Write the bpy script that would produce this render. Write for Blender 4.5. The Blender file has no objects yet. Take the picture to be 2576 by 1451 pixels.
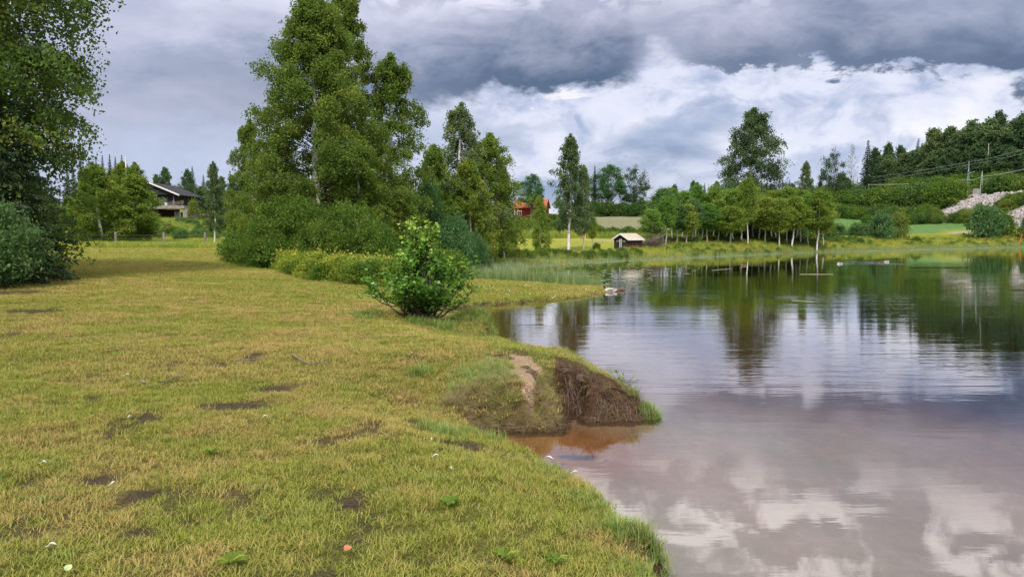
import bpy, math, random
import numpy as np
from math import radians, sin, cos, pi, atan2, sqrt
from mathutils import Vector, Matrix, Euler

rng = np.random.default_rng(7)
random.seed(7)
S = bpy.context.scene
COL = S.collection

# ------------------------------------------------------------------ camera
CAM_Z = 2.2
PITCH = radians(4.15)
FPX, CX, CY = 1910.0, 1288.0, 725.5
cam_d = bpy.data.cameras.new('camera')
cam = bpy.data.objects.new('camera', cam_d)
COL.objects.link(cam)
cam.location = (0, 0, CAM_Z)
cam.rotation_euler = (radians(90) - PITCH, 0, 0)
cam_d.sensor_width = 36.0
cam_d.lens = 36.0 * FPX / 2576.0
cam_d.clip_start = 0.05
cam_d.clip_end = 5000
S.camera = cam

def ray(px, py):
    u = (px - CX) / FPX
    v = (CY - py) / FPX
    return u, cos(PITCH) + sin(PITCH) * v, -sin(PITCH) + cos(PITCH) * v
def on_plane(px, py, z=0.0):
    dx, dy, dz = ray(px, py)
    t = (z - CAM_Z) / dz
    return dx * t, dy * t
def at_depth(px, py, Y):
    dx, dy, dz = ray(px, py)
    t = Y / dy
    return dx * t, CAM_Z + dz * t
def azel(px, py):
    dx, dy, dz = ray(px, py)
    return atan2(dx, dy), atan2(dz, sqrt(dx * dx + dy * dy))

# ------------------------------------------------------------------ light
SKY_GAIN = 0.50
SUN_EL, SUN_AZ = radians(50), radians(186)      # compass-like: 0 = +Y, clockwise
S.view_settings.view_transform = 'Standard'
S.view_settings.look = 'None'
S.view_settings.gamma = 1
S.view_settings.exposure = 1.05
try:
    S.view_settings.use_curve_mapping = False
except Exception:
    pass
sd = bpy.data.lights.new('sun', 'SUN')
sd.energy = 2.1
sd.angle = radians(10)
sd.color = (1.0, 0.94, 0.84)
sun = bpy.data.objects.new('sun', sd)
COL.objects.link(sun)
sdir = Vector((sin(SUN_AZ) * cos(SUN_EL), cos(SUN_AZ) * cos(SUN_EL), sin(SUN_EL)))
sun.rotation_euler = sdir.to_track_quat('Z', 'Y').to_euler()
sun.location = (0, -20, 60)

class NT:
    """small helper to write node trees as expressions"""
    def __init__(self, tree):
        self.t = tree
        self.n = tree.nodes
        self.l = tree.links
    def new(self, kind, **kw):
        nd = self.n.new(kind)
        for k, v in kw.items():
            setattr(nd, k, v)
        return nd
    def put(self, sock, val):
        if val is None:
            return
        if hasattr(val, 'is_output'):
            self.l.new(val, sock)
        else:
            if isinstance(val, (tuple, list)) and len(val) == 3 and sock.type == 'RGBA':
                val = (*val, 1)
            sock.default_value = val
    def math(self, op, a, b=None, c=None, clamp=False):
        nd = self.new('ShaderNodeMath', operation=op, use_clamp=clamp)
        self.put(nd.inputs[0], a)
        if b is not None: self.put(nd.inputs[1], b)
        if c is not None: self.put(nd.inputs[2], c)
        return nd.outputs[0]
    def step(self, x, a, b):
        nd = self.new('ShaderNodeMapRange', interpolation_type='SMOOTHSTEP')
        self.put(nd.inputs[0], x)
        self.put(nd.inputs[1], a); self.put(nd.inputs[2], b)
        nd.inputs[3].default_value = 0; nd.inputs[4].default_value = 1
        return nd.outputs[0]
    def mix(self, f, a, b, blend='MIX'):
        nd = self.new('ShaderNodeMix', data_type='RGBA', blend_type=blend)
        self.put(nd.inputs[0], f)
        self.put(nd.inputs[6], a); self.put(nd.inputs[7], b)
        return nd.outputs[2]
    def noise(self, vec, scale, detail=4, rough=0.55, dist=0.0, col=False):
        nd = self.new('ShaderNodeTexNoise')
        if vec is not None: self.l.new(vec, nd.inputs['Vector'])
        nd.inputs['Scale'].default_value = scale
        nd.inputs['Detail'].default_value = detail
        nd.inputs['Roughness'].default_value = rough
        nd.inputs['Distortion'].default_value = dist
        return nd.outputs['Color' if col else 'Fac']
    def mapping(self, vec, scale=(1, 1, 1), loc=(0, 0, 0), rot=(0, 0, 0)):
        nd = self.new('ShaderNodeMapping')
        self.l.new(vec, nd.inputs[0])
        nd.inputs[1].default_value = loc
        nd.inputs[2].default_value = rot
        nd.inputs[3].default_value = scale
        return nd.outputs[0]
    def curve(self, x, pts):
        nd = self.new('ShaderNodeFloatCurve')
        self.l.new(x, nd.inputs['Value'])
        c = nd.mapping.curves[0]
        c.points[0].location = pts[0]
        c.points[1].location = pts[-1]
        for p in pts[1:-1]:
            c.points.new(*p)
        for p in c.points:
            p.handle_type = 'AUTO_CLAMPED'
        nd.mapping.update()
        return nd.outputs[0]

# ------------------------------------------------------------------ world: cloudy sky
W = bpy.data.worlds.new('World')
S.world = W
W.use_nodes = True
W.node_tree.nodes.clear()
N = NT(W.node_tree)
tc = N.new('ShaderNodeTexCoord').outputs['Generated']
sky = N.new('ShaderNodeTexSky', sky_type='NISHITA')
sky.sun_disc = False
sky.sun_elevation = SUN_EL
sky.sun_rotation = SUN_AZ
sky.air_density = 1.0
sp = N.new('ShaderNodeSeparateXYZ'); N.l.new(tc, sp.inputs[0])
x_, y_, z_ = sp.outputs
az = N.math('ARCTAN2', x_, y_)
el0 = N.math('ARCSINE', z_)
el = N.math('ABSOLUTE', el0)
# perspective stretching of cloud noise towards the horizon
flat = N.math('ADD', N.math('MULTIPLY', el, 1.0), 0.16)
inv = N.math('DIVIDE', 0.42, flat)
cv = N.new('ShaderNodeCombineXYZ')
N.l.new(N.math('MULTIPLY', x_, inv), cv.inputs[0]); N.l.new(N.math('MULTIPLY', y_, inv), cv.inputs[1]); N.l.new(N.math('MULTIPLY', el, 2.4), cv.inputs[2])
pv = cv.outputs[0]
n_big = N.noise(pv, 2.2, 4, 0.5)
n_mid = N.noise(N.mapping(tc, (1, 1, 2.2)), 9.0, 8, 0.6, 0.4)
n_fine = N.noise(N.mapping(tc, (1, 1, 1.8), loc=(3, 1, 2)), 26.0, 6, 0.62)
n_puff = N.noise(N.mapping(tc, (1, 1, 1.7), loc=(7, 5, 1)), 14.0, 7, 0.58, 0.6)
AZR = 0.85
azn = N.math('MULTIPLY_ADD', az, 0.5 / AZR, 0.5, clamp=True)
def cpts(lst, fn):
    out = []
    for px, v in lst:
        a = atan2(px - CX, FPX)
        out.append(((a + AZR) / (2 * AZR), fn(px, v)))
    return [(0.0, out[0][1])] + out + [(1.0, out[-1][1])]
base_c = N.curve(azn, cpts([(-60, 300), (300, 290), (600, 282), (900, 262), (1100, 248), (1230, 236), (1350, 222), (1480, 205), (1550, 185),
    (1600, 160), (1645, 118), (1690, 140), (1740, 172), (1850, 190), (1960, 180), (2050, 172), (2150, 186), (2300, 200), (2450, 208), (2600, 214), (2700, 230)],
    lambda px, v: azel(px, v)[1] * 2))
base_el = N.math('MULTIPLY', base_c, 0.5)
dark_c = N.curve(azn, cpts([(-60, .30), (300, .34), (650, .50), (950, .66), (1150, .84), (1350, .97), (1500, .98), (1600, .55), (1660, .40), (1740, .62),
    (1880, .84), (2000, .70), (2120, .86), (2350, .8), (2560, .92), (2700, .3)], lambda px, v: v))
soft_c = N.curve(azn, cpts([(-60, .9), (600, .9), (1000, .6), (1250, .3), (1500, .22), (1640, .5), (1760, .12), (2600, .16), (2700, .9)], lambda px, v: v))
bright_c = N.curve(azn, cpts([(-60, .10), (500, .14), (900, .2), (1100, .42), (1300, .72), (1500, .84), (1700, .88), (2000, .90), (2300, .88), (2600, .84), (2700, .3)], lambda px, v: v))
warp = N.math('MULTIPLY', N.math('SUBTRACT', n_mid, 0.5), 0.11)
warp2 = N.math('MULTIPLY', N.math('SUBTRACT', n_fine, 0.5), 0.05)
rel = N.math('ADD', N.math('SUBTRACT', el, base_el), N.math('ADD', warp, warp2))
sw = N.math('MULTIPLY', soft_c, 0.06)
deck = N.new('ShaderNodeMapRange', interpolation_type='SMOOTHSTEP')
N.l.new(rel, deck.inputs[0]); N.l.new(N.math('MULTIPLY', sw, -1.0), deck.inputs[1]); N.l.new(N.math('MULTIPLY', sw, .4), deck.inputs[2])
deck = deck.outputs[0]
relp = N.math('MAXIMUM', N.math('SUBTRACT', rel, 0.012), 0.0)
fall = N.math('EXPONENT', N.math('MULTIPLY', N.math('POWER', relp, 1.4), -40.0))
dk = N.math('MULTIPLY', dark_c, fall)
def blob(px, py, rx, ry, col, amt, base, soft=0.55):
    a, e = azel(px, py)
    ra, re = rx / FPX, ry / FPX
    da = N.math('DIVIDE', N.math('SUBTRACT', N.math('ADD', az, N.math('MULTIPLY', warp, 2.4)), a), ra)
    de = N.math('DIVIDE', N.math('SUBTRACT', N.math('ADD', el, N.math('ADD', N.math('MULTIPLY', warp, 1.3), N.math('MULTIPLY', az, 0.0))), e), re)
    d = N.math('ADD', N.math('MULTIPLY', da, da), N.math('MULTIPLY', de, de))
    m = N.step(N.math('SUBTRACT', 1.0, d), 0.0, soft * 1.6)
    return N.mix(N.math('MULTIPLY', m, amt), base, col)
# the deck: dark base, paler and lumpy above, high cloud over the head brighter still
lump = N.math('MULTIPLY_ADD', N.math('SUBTRACT', n_mid, 0.5), 1.1, N.math('MULTIPLY_ADD', N.math('SUBTRACT', n_big, 0.5), 1.6, 0.5), clamp=True)
deck_hi = N.mix(lump, (0.33, 0.385, 0.55), (0.86, 0.85, 1.02))
zen = N.step(el, 0.30, 0.95)
deck_hi = N.mix(N.math('MULTIPLY', zen, 0.8), deck_hi, (1.25, 1.22, 1.26))
tear = N.math('MULTIPLY', N.step(n_puff, 0.47, 0.60), N.step(el, 0.25, 0.36))
deck_hi = N.mix(N.math('MULTIPLY', tear, 0.8), deck_hi, (2.2, 2.12, 2.2))
deck_hi = blob(820, 190, 560, 75, (0.25, 0.31, 0.46), 0.75, deck_hi, 1.0)
deck_hi = blob(1500, 60, 260, 45, (0.72, 0.71, 0.86), 0.5, deck_hi, 1.0)
deck_col = N.mix(dk, deck_hi, (0.070, 0.112, 0.205))
# below the deck: lilac on the left, bright on the right
u_l = None
under = N.mix(bright_c, (0.50, 0.565, 0.78), (0.83, 0.85, 1.00))
u_l = N.math('MULTIPLY_ADD', N.math('SUBTRACT', n_puff, 0.52), 2.6, N.math('MULTIPLY', N.math('SUBTRACT', n_mid, 0.5), 1.6))
u_l = N.math('MULTIPLY', u_l, N.math('MULTIPLY_ADD', bright_c, .85, .18))
under = N.mix(N.math('MAXIMUM', N.math('MULTIPLY', u_l, 1.0), 0.0), under, (1.0, 0.98, 1.03))
under = N.mix(N.math('MULTIPLY', N.math('MAXIMUM', N.math('MULTIPLY', u_l, -1.0), 0.0), 1.9), under, (0.42, 0.49, 0.70))
c = under
c = blob(1450, 470, 420, 60, (0.19, 0.29, 0.50), 1.0, c, 0.9)
c = blob(1660, 380, 230, 70, (0.20, 0.28, 0.46), 1.0, c, 1.0)
c = blob(1730, 320, 170, 50, (0.33, 0.41, 0.60), 0.75, c, 0.7)
c = blob(1230, 330, 190, 60, (0.36, 0.42, 0.58), 0.6, c, 0.8)
c = blob(2020, 440, 330, 60, (0.48, 0.55, 0.78), 0.75, c, 0.8)
c = blob(2390, 300, 160, 50, (1.1, 1.08, 1.1), 0.75, c, 0.8)
c = blob(1420, 243, 90, 22, (1.05, 1.03, 1.05), 0.8, c, 0.6)
cloud = N.mix(deck, c, deck_col)
# thin places let the blue of the real sky through
bg1 = N.new('ShaderNodeBackground'); N.l.new(cloud, bg1.inputs[0]); bg1.inputs[1].default_value = SKY_GAIN
bg2 = N.new('ShaderNodeBackground'); N.l.new(sky.outputs[0], bg2.inputs[0]); bg2.inputs[1].default_value = 0.05
mx = N.new('ShaderNodeMixShader'); mx.inputs[0].default_value = 0.12
N.l.new(bg1.outputs[0], mx.inputs[1]); N.l.new(bg2.outputs[0], mx.inputs[2])
wo = N.new('ShaderNodeOutputWorld'); N.l.new(mx.outputs[0], wo.inputs[0])
S.cycles.max_bounces = 8
S.cycles.diffuse_bounces = 3
S.cycles.transparent_max_bounces = 12

# ------------------------------------------------------------------ helpers
def mat(name):
    m = bpy.data.materials.new(name)
    m.use_nodes = True
    m.node_tree.nodes.clear()
    k = NT(m.node_tree)
    out = k.new('ShaderNodeOutputMaterial')
    return m, k, out
def bump(k, h, dist, strength=1.0):
    b = k.new('ShaderNodeBump')
    k.put(b.inputs['Strength'], strength)
    b.inputs['Distance'].default_value = dist
    k.l.new(h, b.inputs['Height'])
    return b.outputs[0]
def principled(k, out, col, rough=0.7, spec=0.3, normal=None, metal=0.0):
    p = k.new('ShaderNodeBsdfPrincipled')
    k.put(p.inputs['Base Color'], col)
    k.put(p.inputs['Roughness'], rough)
    p.inputs['Specular IOR Level'].default_value = spec
    p.inputs['Metallic'].default_value = metal
    if normal is not None: k.l.new(normal, p.inputs['Normal'])
    k.l.new(p.outputs[0], out.inputs[0])
    return p
def simple(name, a, b=None, scale=8.0, rough=0.7, spec=0.3, bmp=0.0, stretch=(1, 1, 1), metal=0.0, random_amt=0.0):
    m, k, out = mat(name)
    v = k.new('ShaderNodeTexCoord').outputs['Object']
    v = k.mapping(v, stretch)
    n = k.noise(v, scale, 6, 0.6)
    c = k.mix(k.step(n, 0.3, 0.7), a, b if b else tuple(q * 0.7 for q in a))
    if random_amt:
        r = k.new('ShaderNodeObjectInfo').outputs['Random']
        c = k.mix(k.math('MULTIPLY', r, random_amt), c, tuple(q * 0.35 for q in a))
    principled(k, out, c, rough, spec, bump(k, n, bmp) if bmp else None, metal)
    return m

def leafmat(name, dark, light, tip=None, trans=0.5, gloss=0.012, inst=False, obvar=0.25, rough=0.6):
    m, k, out = mat(name)
    at = k.new('ShaderNodeAttribute'); at.attribute_name = 'tint'
    t = at.outputs['Fac']
    c = k.mix(t, dark, light)
    if tip:
        c = k.mix(k.step(t, 0.72, 1.0), c, tip)
    if inst:
        a2 = k.new('ShaderNodeAttribute'); a2.attribute_type = 'INSTANCER'; a2.attribute_name = 'itint'
        c = k.mix(a2.outputs['Fac'], c, inst)
    oi = k.new('ShaderNodeObjectInfo').outputs['Random']
    hs = k.new('ShaderNodeHueSaturation')
    k.l.new(c, hs.inputs['Color'])
    k.l.new(k.math('MULTIPLY_ADD', oi, 0.035, 0.4825), hs.inputs['Hue'])
    k.l.new(k.math('MULTIPLY_ADD', oi, -2 * obvar * 0.6, 1.16 + obvar * 0.6), hs.inputs['Value'])
    c = hs.outputs[0]
    d = k.new('ShaderNodeBsdfDiffuse'); k.l.new(c, d.inputs[0])
    tr = k.new('ShaderNodeBsdfTranslucent')
    k.l.new(k.mix(0.5, c, tuple(q * 1.3 for q in light)), tr.inputs[0])
    m1 = k.new('ShaderNodeMixShader'); m1.inputs[0].default_value = trans
    k.l.new(d.outputs[0], m1.inputs[1]); k.l.new(tr.outputs[0], m1.inputs[2])
    g = k.new('ShaderNodeBsdfGlossy'); g.inputs[0].default_value = (0.85, 0.9, 0.85, 1); g.inputs['Roughness'].default_value = rough
    m2 = k.new('ShaderNodeMixShader'); m2.inputs[0].default_value = gloss
    k.l.new(m1.outputs[0], m2.inputs[1]); k.l.new(g.outputs[0], m2.inputs[2])
    k.l.new(m2.outputs[0], out.inputs[0])
    return m

class MB:
    """collects vertices and faces in numpy arrays"""
    def __init__(self):
        self.V = []; self.I = []; self.Sz = []; self.T = []; self.n = 0; self.M = []
    def add(self, V, F, tint=None, mi=0):
        V = np.asarray(V, dtype=np.float32).reshape(-1, 3)
        F = np.asarray(F, dtype=np.int32)
        self.V.append(V)
        self.I.append((F + self.n).ravel())
        self.Sz.append(np.full(len(F), F.shape[1], dtype=np.int32))
        t = np.full(len(F), 0.5, dtype=np.float32) if tint is None else np.broadcast_to(np.asarray(tint, dtype=np.float32), (len(F),))
        self.T.append(t)
        self.M.append(np.full(len(F), mi, dtype=np.int32))
        self.n += len(V)
    def box(self, c, s, rz=0.0, mi=0, rot=None):
        x, y, z = s[0] / 2, s[1] / 2, s[2] / 2
        P = np.array([(-x, -y, -z), (x, -y, -z), (x, y, -z), (-x, y, -z), (-x, -y, z), (x, -y, z), (x, y, z), (-x, y, z)])
        if rot is not None:
            R = np.array(Euler(rot).to_matrix())
        else:
            R = np.array(Matrix.Rotation(rz, 3, 'Z'))
        P = P @ R.T + np.array(c)
        self.add(P, [(0, 3, 2, 1), (4, 5, 6, 7), (0, 1, 5, 4), (1, 2, 6, 5), (2, 3, 7, 6), (3, 0, 4, 7)], mi=mi)
    def hexa(self, P, mi=0):
        self.add(P, [(0, 3, 2, 1), (4, 5, 6, 7), (0, 1, 5, 4), (1, 2, 6, 5), (2, 3, 7, 6), (3, 0, 4, 7)], mi=mi)
    def tube(self, pts, rad, sides=6, cap=True, mi=0):
        P = np.asarray(pts, dtype=float); n = len(P)
        R = np.broadcast_to(np.asarray(rad, dtype=float), (n,))
        T = np.gradient(P, axis=0)
        T /= np.linalg.norm(T, axis=1, keepdims=True) + 1e-9
        ref = np.where(np.abs(T[:, 2:3]) > 0.9, np.array([[1.0, 0, 0]]), np.array([[0, 0, 1.0]]))
        A = np.cross(T, ref); A /= np.linalg.norm(A, axis=1, keepdims=True) + 1e-9
        B = np.cross(T, A)
        ang = np.arange(sides) * 2 * pi / sides
        V = P[:, None, :] + R[:, None, None] * (A[:, None, :] * np.cos(ang)[None, :, None] + B[:, None, :] * np.sin(ang)[None, :, None])
        idx = np.arange(n * sides).reshape(n, sides)
        a = idx[:-1]; b = idx[1:]
        F = np.stack([a, np.roll(a, -1, 1), np.roll(b, -1, 1), b], axis=-1).reshape(-1, 4)
        self.add(V.reshape(-1, 3), F, mi=mi)
        if cap and sides > 2:
            self.add(V[-1], [list(range(sides))[:4]] if sides == 4 else [[0, i, i + 1] for i in range(1, sides - 1)], mi=mi)
    def mesh(self, name, mats, smooth=False):
        me = bpy.data.meshes.new(name)
        V = np.concatenate(self.V); I = np.concatenate(self.I); Z = np.concatenate(self.Sz); T = np.concatenate(self.T)
        me.vertices.add(len(V)); me.vertices.foreach_set('co', V.ravel())
        me.loops.add(len(I)); me.loops.foreach_set('vertex_index', I)
        me.polygons.add(len(Z))
        st = np.concatenate([[0], np.cumsum(Z)[:-1]]).astype(np.int32)
        me.polygons.foreach_set('loop_start', st)
        me.polygons.foreach_set('loop_total', Z)
        me.polygons.foreach_set('use_smooth', np.full(len(Z), smooth))
        if not isinstance(mats, (list, tuple)): mats = [mats]
        for m in mats: me.materials.append(m)
        if len(mats) > 1: me.polygons.foreach_set('material_index', np.concatenate(self.M))
        at = me.attributes.new('tint', 'FLOAT', 'FACE'); at.data.foreach_set('value', T)
        me.update(calc_edges=True)
        return me

def link(name, me, parent=None, loc=None):
    o = bpy.data.objects.new(name, me)
    COL.objects.link(o)
    if parent is not None: o.parent = parent
    if loc is not None: o.location = loc
    return o
def tag(o, label=None, cat=None, group=None, kind=None):
    if label: o['label'] = label
    if cat: o['category'] = cat
    if group: o['group'] = group
    if kind: o['kind'] = kind
    return o
def thing(name, label, cat, loc=(0, 0, 0), rz=0.0, group=None):
    o = bpy.data.objects.new(name, None)
    o.empty_display_size = 0.3
    COL.objects.link(o)
    o.location = loc; o.rotation_euler = (0, 0, rz)
    return tag(o, label, cat, group)

# vectorised value noise
def _h(ix, iy, s):
    n = (ix * 374761393 + iy * 668265263 + s * 974634777).astype(np.int64)
    n = (n ^ (n >> 13)) * 1274126177
    n = n ^ (n >> 16)
    return (n & 0xffff) / 65535.0
def vnoise(x, y, s=0):
    x = np.asarray(x, dtype=float); y = np.asarray(y, dtype=float)
    ix = np.floor(x).astype(np.int64); iy = np.floor(y).astype(np.int64)
    fx = x - ix; fy = y - iy
    fx = fx * fx * (3 - 2 * fx); fy = fy * fy * (3 - 2 * fy)
    return ((_h(ix, iy, s) * (1 - fx) + _h(ix + 1, iy, s) * fx) * (1 - fy) + (_h(ix, iy + 1, s) * (1 - fx) + _h(ix + 1, iy + 1, s) * fx) * fy)
def fbm(x, y, s=0, o=4):
    r = 0; a = 0.5; t = 0
    x = np.asarray(x, dtype=float); y = np.asarray(y, dtype=float)
    for i in range(o):
        r = r + a * vnoise(x, y, s + i); t += a; a *= 0.5; x = x * 2.03 + 11.3; y = y * 2.03 + 5.7
    return r / t
def sst(a, b, x):
    t = np.clip((x - a) / (b - a), 0, 1)
    return t * t * (3 - 2 * t)

# ------------------------------------------------------------------ lake outline (world metres)
LAKE = [(3.4, -30), (2.6, -6), (1.6, 0.5), (1.05, 3.0), (0.92, 4.0), (0.86, 4.5), (0.98, 4.85), (0.80, 5.25), (0.74, 5.95), (0.42, 6.45), (0.15, 7.05), (-0.35, 7.65), (-0.52, 8.0),
    (-0.22, 8.27), (0.15, 8.24), (0.47, 8.32), (0.58, 8.60), (0.64, 9.38), (0.80, 9.28), (0.90, 8.80), (1.25, 8.78), (1.66, 8.87), (1.74, 9.05), (1.62, 9.40), (1.36, 9.85), (1.0, 11.0),
    (0.40, 12.45), (-0.22, 13.2), (-0.62, 14.5), (-0.46, 15.6), (-0.42, 16.4), (-0.8, 17.2), (-1.5, 19.0), (-1.95, 20.8), (-1.37, 22.2), (0.15, 23.6), (1.3, 24.4), (2.6, 26.0), (3.4, 27.9), (4.3, 29.4),
    (3.65, 31.3), (2.05, 33.0), (0.2, 34.0), (-1.2, 34.6), (-2.7, 36.5), (-3.4, 41), (-3.0, 47), (-1.0, 51.5), (1.2, 53.6), (6.8, 61), (11.6, 66.6), (17.5, 72.4), (26.4, 82.3), (39.6, 93),
    (55.6, 105), (70.8, 116), (85.6, 124), (100, 128), (140, 118), (160, 60), (150, 0), (120, -60), (3.4, -60)]
LK = np.array(LAKE)
def lake_sd(x, y):
    """signed distance: positive on land"""
    x = np.asarray(x, dtype=float).ravel(); y = np.asarray(y, dtype=float).ravel()
    best = np.full(x.shape, 1e9); inside = np.zeros(x.shape, dtype=bool)
    n = len(LK)
    for i in range(n):
        ax, ay = LK[i]; bx, by = LK[(i + 1) % n]
        dx, dy = bx - ax, by - ay
        t = np.clip(((x - ax) * dx + (y - ay) * dy) / (dx * dx + dy * dy + 1e-12), 0, 1)
        d = np.hypot(x - ax - t * dx, y - ay - t * dy)
        best = np.minimum(best, d)
        c = ((ay > y) != (by > y)) & (x < (bx - ax) * (y - ay) / (by - ay + 1e-12) + ax)
        inside ^= c
    return np.where(inside, -best, best)

CP = np.array([(0, 0, .65), (-6, 0, .7), (-12, 5, .8), (-3, 4, .6), (0, 6, .52), (-2, 8, .54), (-5, 10, .66), (-10, 12, .82), (0, 10.5, .64), (.7, 10.0, .66), (-.2, 9.2, .62), (-1, 13, .50), (-3, 15.5, .5), (-6, 18, .72),
    (-12, 18, .9), (-20, 15, 1.0), (-8, 26, .8), (-16, 30, 1.02), (-26, 35, 1.15), (-12, 36, .85), (-4, 30, .4), (0, 27, .3), (2.5, 28, .2), (-6, 40, .6), (-14, 50, 1.10), (-22, 50, 1.18),
    (-32, 50, 1.2), (-28, 62, 1.0), (-15, 62, .9), (-40, 70, 1.2), (-25, 85, 1.3), (-45, 100, 1.6), (-60, 140, 3), (-75, 180, 5.5), (-95, 185, 5.7), (-50, 185, 5.2), (-130, 230, 8),
    (-80, 240, 7.5), (-30, 200, 4.5), (-30, 130, 2.5), (0, 55, .5), (5, 70, .8), (2, 85, 1.5), (10, 90, 1.6), (14, 74, .5), (-3, 60, .5), (-3, 75, 1.0), (5, 110, 2.2), (20, 130, 3),
    (35, 200, 6.6), (10, 200, 6.2), (60, 210, 6.6), (8, 160, 4.8), (0, 190, 5.9), (30, 92, 1.0), (25, 104, 1.2), (45, 105, 1.0), (62, 122, 1.2), (55, 150, 3.3), (80, 133, 1.6), (75, 152, 3.4),
    (70, 200, 7.4), (50, 170, 4.7), (97, 142, 4), (85, 165, 4.6), (90, 200, 8.2), (100, 250, 10.0), (118, 180, 11.5), (135, 200, 15), (130, 250, 15), (160, 200, 18), (160, 140, 16),
    (110, 300, 12), (70, 300, 10), (40, 300, 9), (0, 300, 9), (-60, 300, 10), (-150, 300, 12), (300, 200, 22), (200, 300, 20), (-300, 200, 12), (-200, 60, 3), (-100, 0, 1.5),
    (-60, 20, 1.5), (0, -60, 1), (170, -60, 2), (185, 60, 5), (145, 128, 8), (0, 620, 14), (420, 520, 22), (-420, 520, 16), (430, -60, 10), (-420, -60, 4)], dtype=float)
def _U(r): return r * r * np.log(r + 1e-9)
_n = len(CP)
_K = _U(np.hypot(CP[:, None, 0] - CP[None, :, 0], CP[:, None, 1] - CP[None, :, 1])) + np.eye(_n) * 20.0 * np.clip(np.hypot(CP[:, 0], CP[:, 1]) / 60.0, 0.02, 6)
_P = np.c_[np.ones(_n), CP[:, :2]]
_A = np.zeros((_n + 3, _n + 3)); _A[:_n, :_n] = _K; _A[:_n, _n:] = _P; _A[_n:, :_n] = _P.T
_w = np.linalg.solve(_A, np.r_[CP[:, 2], 0, 0, 0])
def base_h(x, y):
    r = _w[_n] + _w[_n + 1] * x + _w[_n + 2] * y
    for i in range(_n):
        r = r + _w[i] * _U(np.hypot(x - CP[i, 0], y - CP[i, 1]))
    return np.clip(r, 0.25, 40)

def axis(lo, hi, fine, f0, f1, g=1.09, mx=14):
    a = list(np.arange(f0, f1, fine))
    s = fine; v = f1
    while v < hi:
        a.append(v); s = min(s * g, mx); v += s
    a.append(hi)
    s = fine; v = f0 - fine
    b = []
    while v > lo:
        b.append(v); s = min(s * g, mx); v -= s
    b.append(lo)
    return np.array(sorted(set(b + a)))
XS = axis(-420, 430, 0.05, -3.2, 2.2, 1.035, 14)
YS = axis(-60, 620, 0.05, 3.6, 13.6, 1.028, 14)
GX, GY = np.meshgrid(XS, YS)
gx = GX.ravel(); gy = GY.ravel()
sd_ = lake_sd(gx, gy)
wob = (fbm(gx * 2.2, gy * 2.2, 3) - 0.5) * 0.22 * sst(2, 6, gy) + (fbm(gx * .4, gy * .4, 9) - .5) * 1.2 * sst(30, 60, gy)
sdn = sd_ + wob
H0 = base_h(gx, gy)
wsc = (1 + np.clip(gy, 0, 200) / 14.0) * (1 + 1.6 * sst(17, 21, gy) * sst(42, 34, gy))
hn = (fbm(gx * 0.9, gy * 0.9, 21) - .5) * 0.10 + (fbm(gx * 5, gy * 5, 22, 3) - .5) * 0.035 * sst(25, 8, gy) + (fbm(gx * .08, gy * .08, 5) - .5) * 1.0 * sst(70, 160, gy)
prof = 0.42 * sst(0, 0.10 * wsc, sdn) + 0.58 * sst(0.05, 1.35 * wsc ** .5, sdn)
near_spit = sst(7.0, 8.2, gy) * sst(14, 12, gy) * sst(-1.2, -0.2, gx)
tipf = sst(.7, 1.75, gx)
lobf = sst(.64, .50, gx) * sst(-.75, -.3, gx)
prof2 = (0.74 - .34 * tipf) * sst(0, 0.085 + .10 * tipf + .33 * lobf, sdn) + (0.26 + .34 * tipf) * sst(0.05, 1.25 - .6 * tipf, sdn)
prof2 = prof2 * (1 - .25 * tipf)
prof = prof * (1 - near_spit) + prof2 * near_spit
Hl = (H0 + hn * sst(0.0, 1.0, sdn)) * prof
# clumps of soil on the cliff of the spit
Hl = Hl + near_spit * (fbm(gx * 9, gy * 9, 31, 3) - .5) * 0.07 * sst(0.02, .1, sdn) * sst(.8, .3, sdn)
# tussock beside the alder
Hl = Hl + 0.16 * np.exp(-(((gx + 0.75) / .45) ** 2 + ((gy - 16.0) / .9) ** 2)) * sst(0, .2, sdn) + .14 * np.exp(-(((gx + 0.70) / .4) ** 2 + ((gy - 16.1) / .7) ** 2)) * sst(0, .2, sdn)
# railway embankment
cut_ = (gx > 92) & (gx < 108.6) & (gy > 112) & (gy < 300)
Hl = np.where(cut_, np.minimum(Hl, 10.28), Hl)
ex = np.abs(gx - 105) - 3.2
emb = 10.3 - np.clip(ex, 0, 100) / 1.7 - np.clip(120 - gy, 0, 100) * .3
Hl = np.where((gy > 100) & (gy < 300), np.maximum(Hl, emb), Hl)
dn = -sdn
Hb = -0.03 - 0.07 * sst(0, .5, dn) - 0.07 * np.clip(dn, 0, 2) - .10 * np.clip(dn - 2, 0, 3) - .2 * np.clip(dn - 5, 0, 8) - (fbm(gx * 2, gy * 2, 41) - .5) * 0.05
poolz = np.exp(-(((gx - .5) / 1.1) ** 2 + ((gy - 7.9) / .9) ** 2))
Hb = Hb * (1 - .55 * poolz)
GZ = np.where(sdn > 0, Hl, Hb)
ZG = GZ.reshape(GX.shape)
SG = sdn.reshape(GX.shape)
def _bil(G, x, y):
    x = np.asarray(x, dtype=float); y = np.asarray(y, dtype=float)
    i = np.clip(np.searchsorted(XS, x) - 1, 0, len(XS) - 2); j = np.clip(np.searchsorted(YS, y) - 1, 0, len(YS) - 2)
    fx = (x - XS[i]) / (XS[i + 1] - XS[i]); fy = (y - YS[j]) / (YS[j + 1] - YS[j])
    return (G[j, i] * (1 - fx) + G[j, i + 1] * fx) * (1 - fy) + (G[j + 1, i] * (1 - fx) + G[j + 1, i + 1] * fx) * fy
def ground(x, y): return _bil(ZG, x, y)
def gz(x, y): return float(_bil(ZG, np.array([x]), np.array([y]))[0])
def shore_d(x, y): return _bil(SG, x, y)

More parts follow.
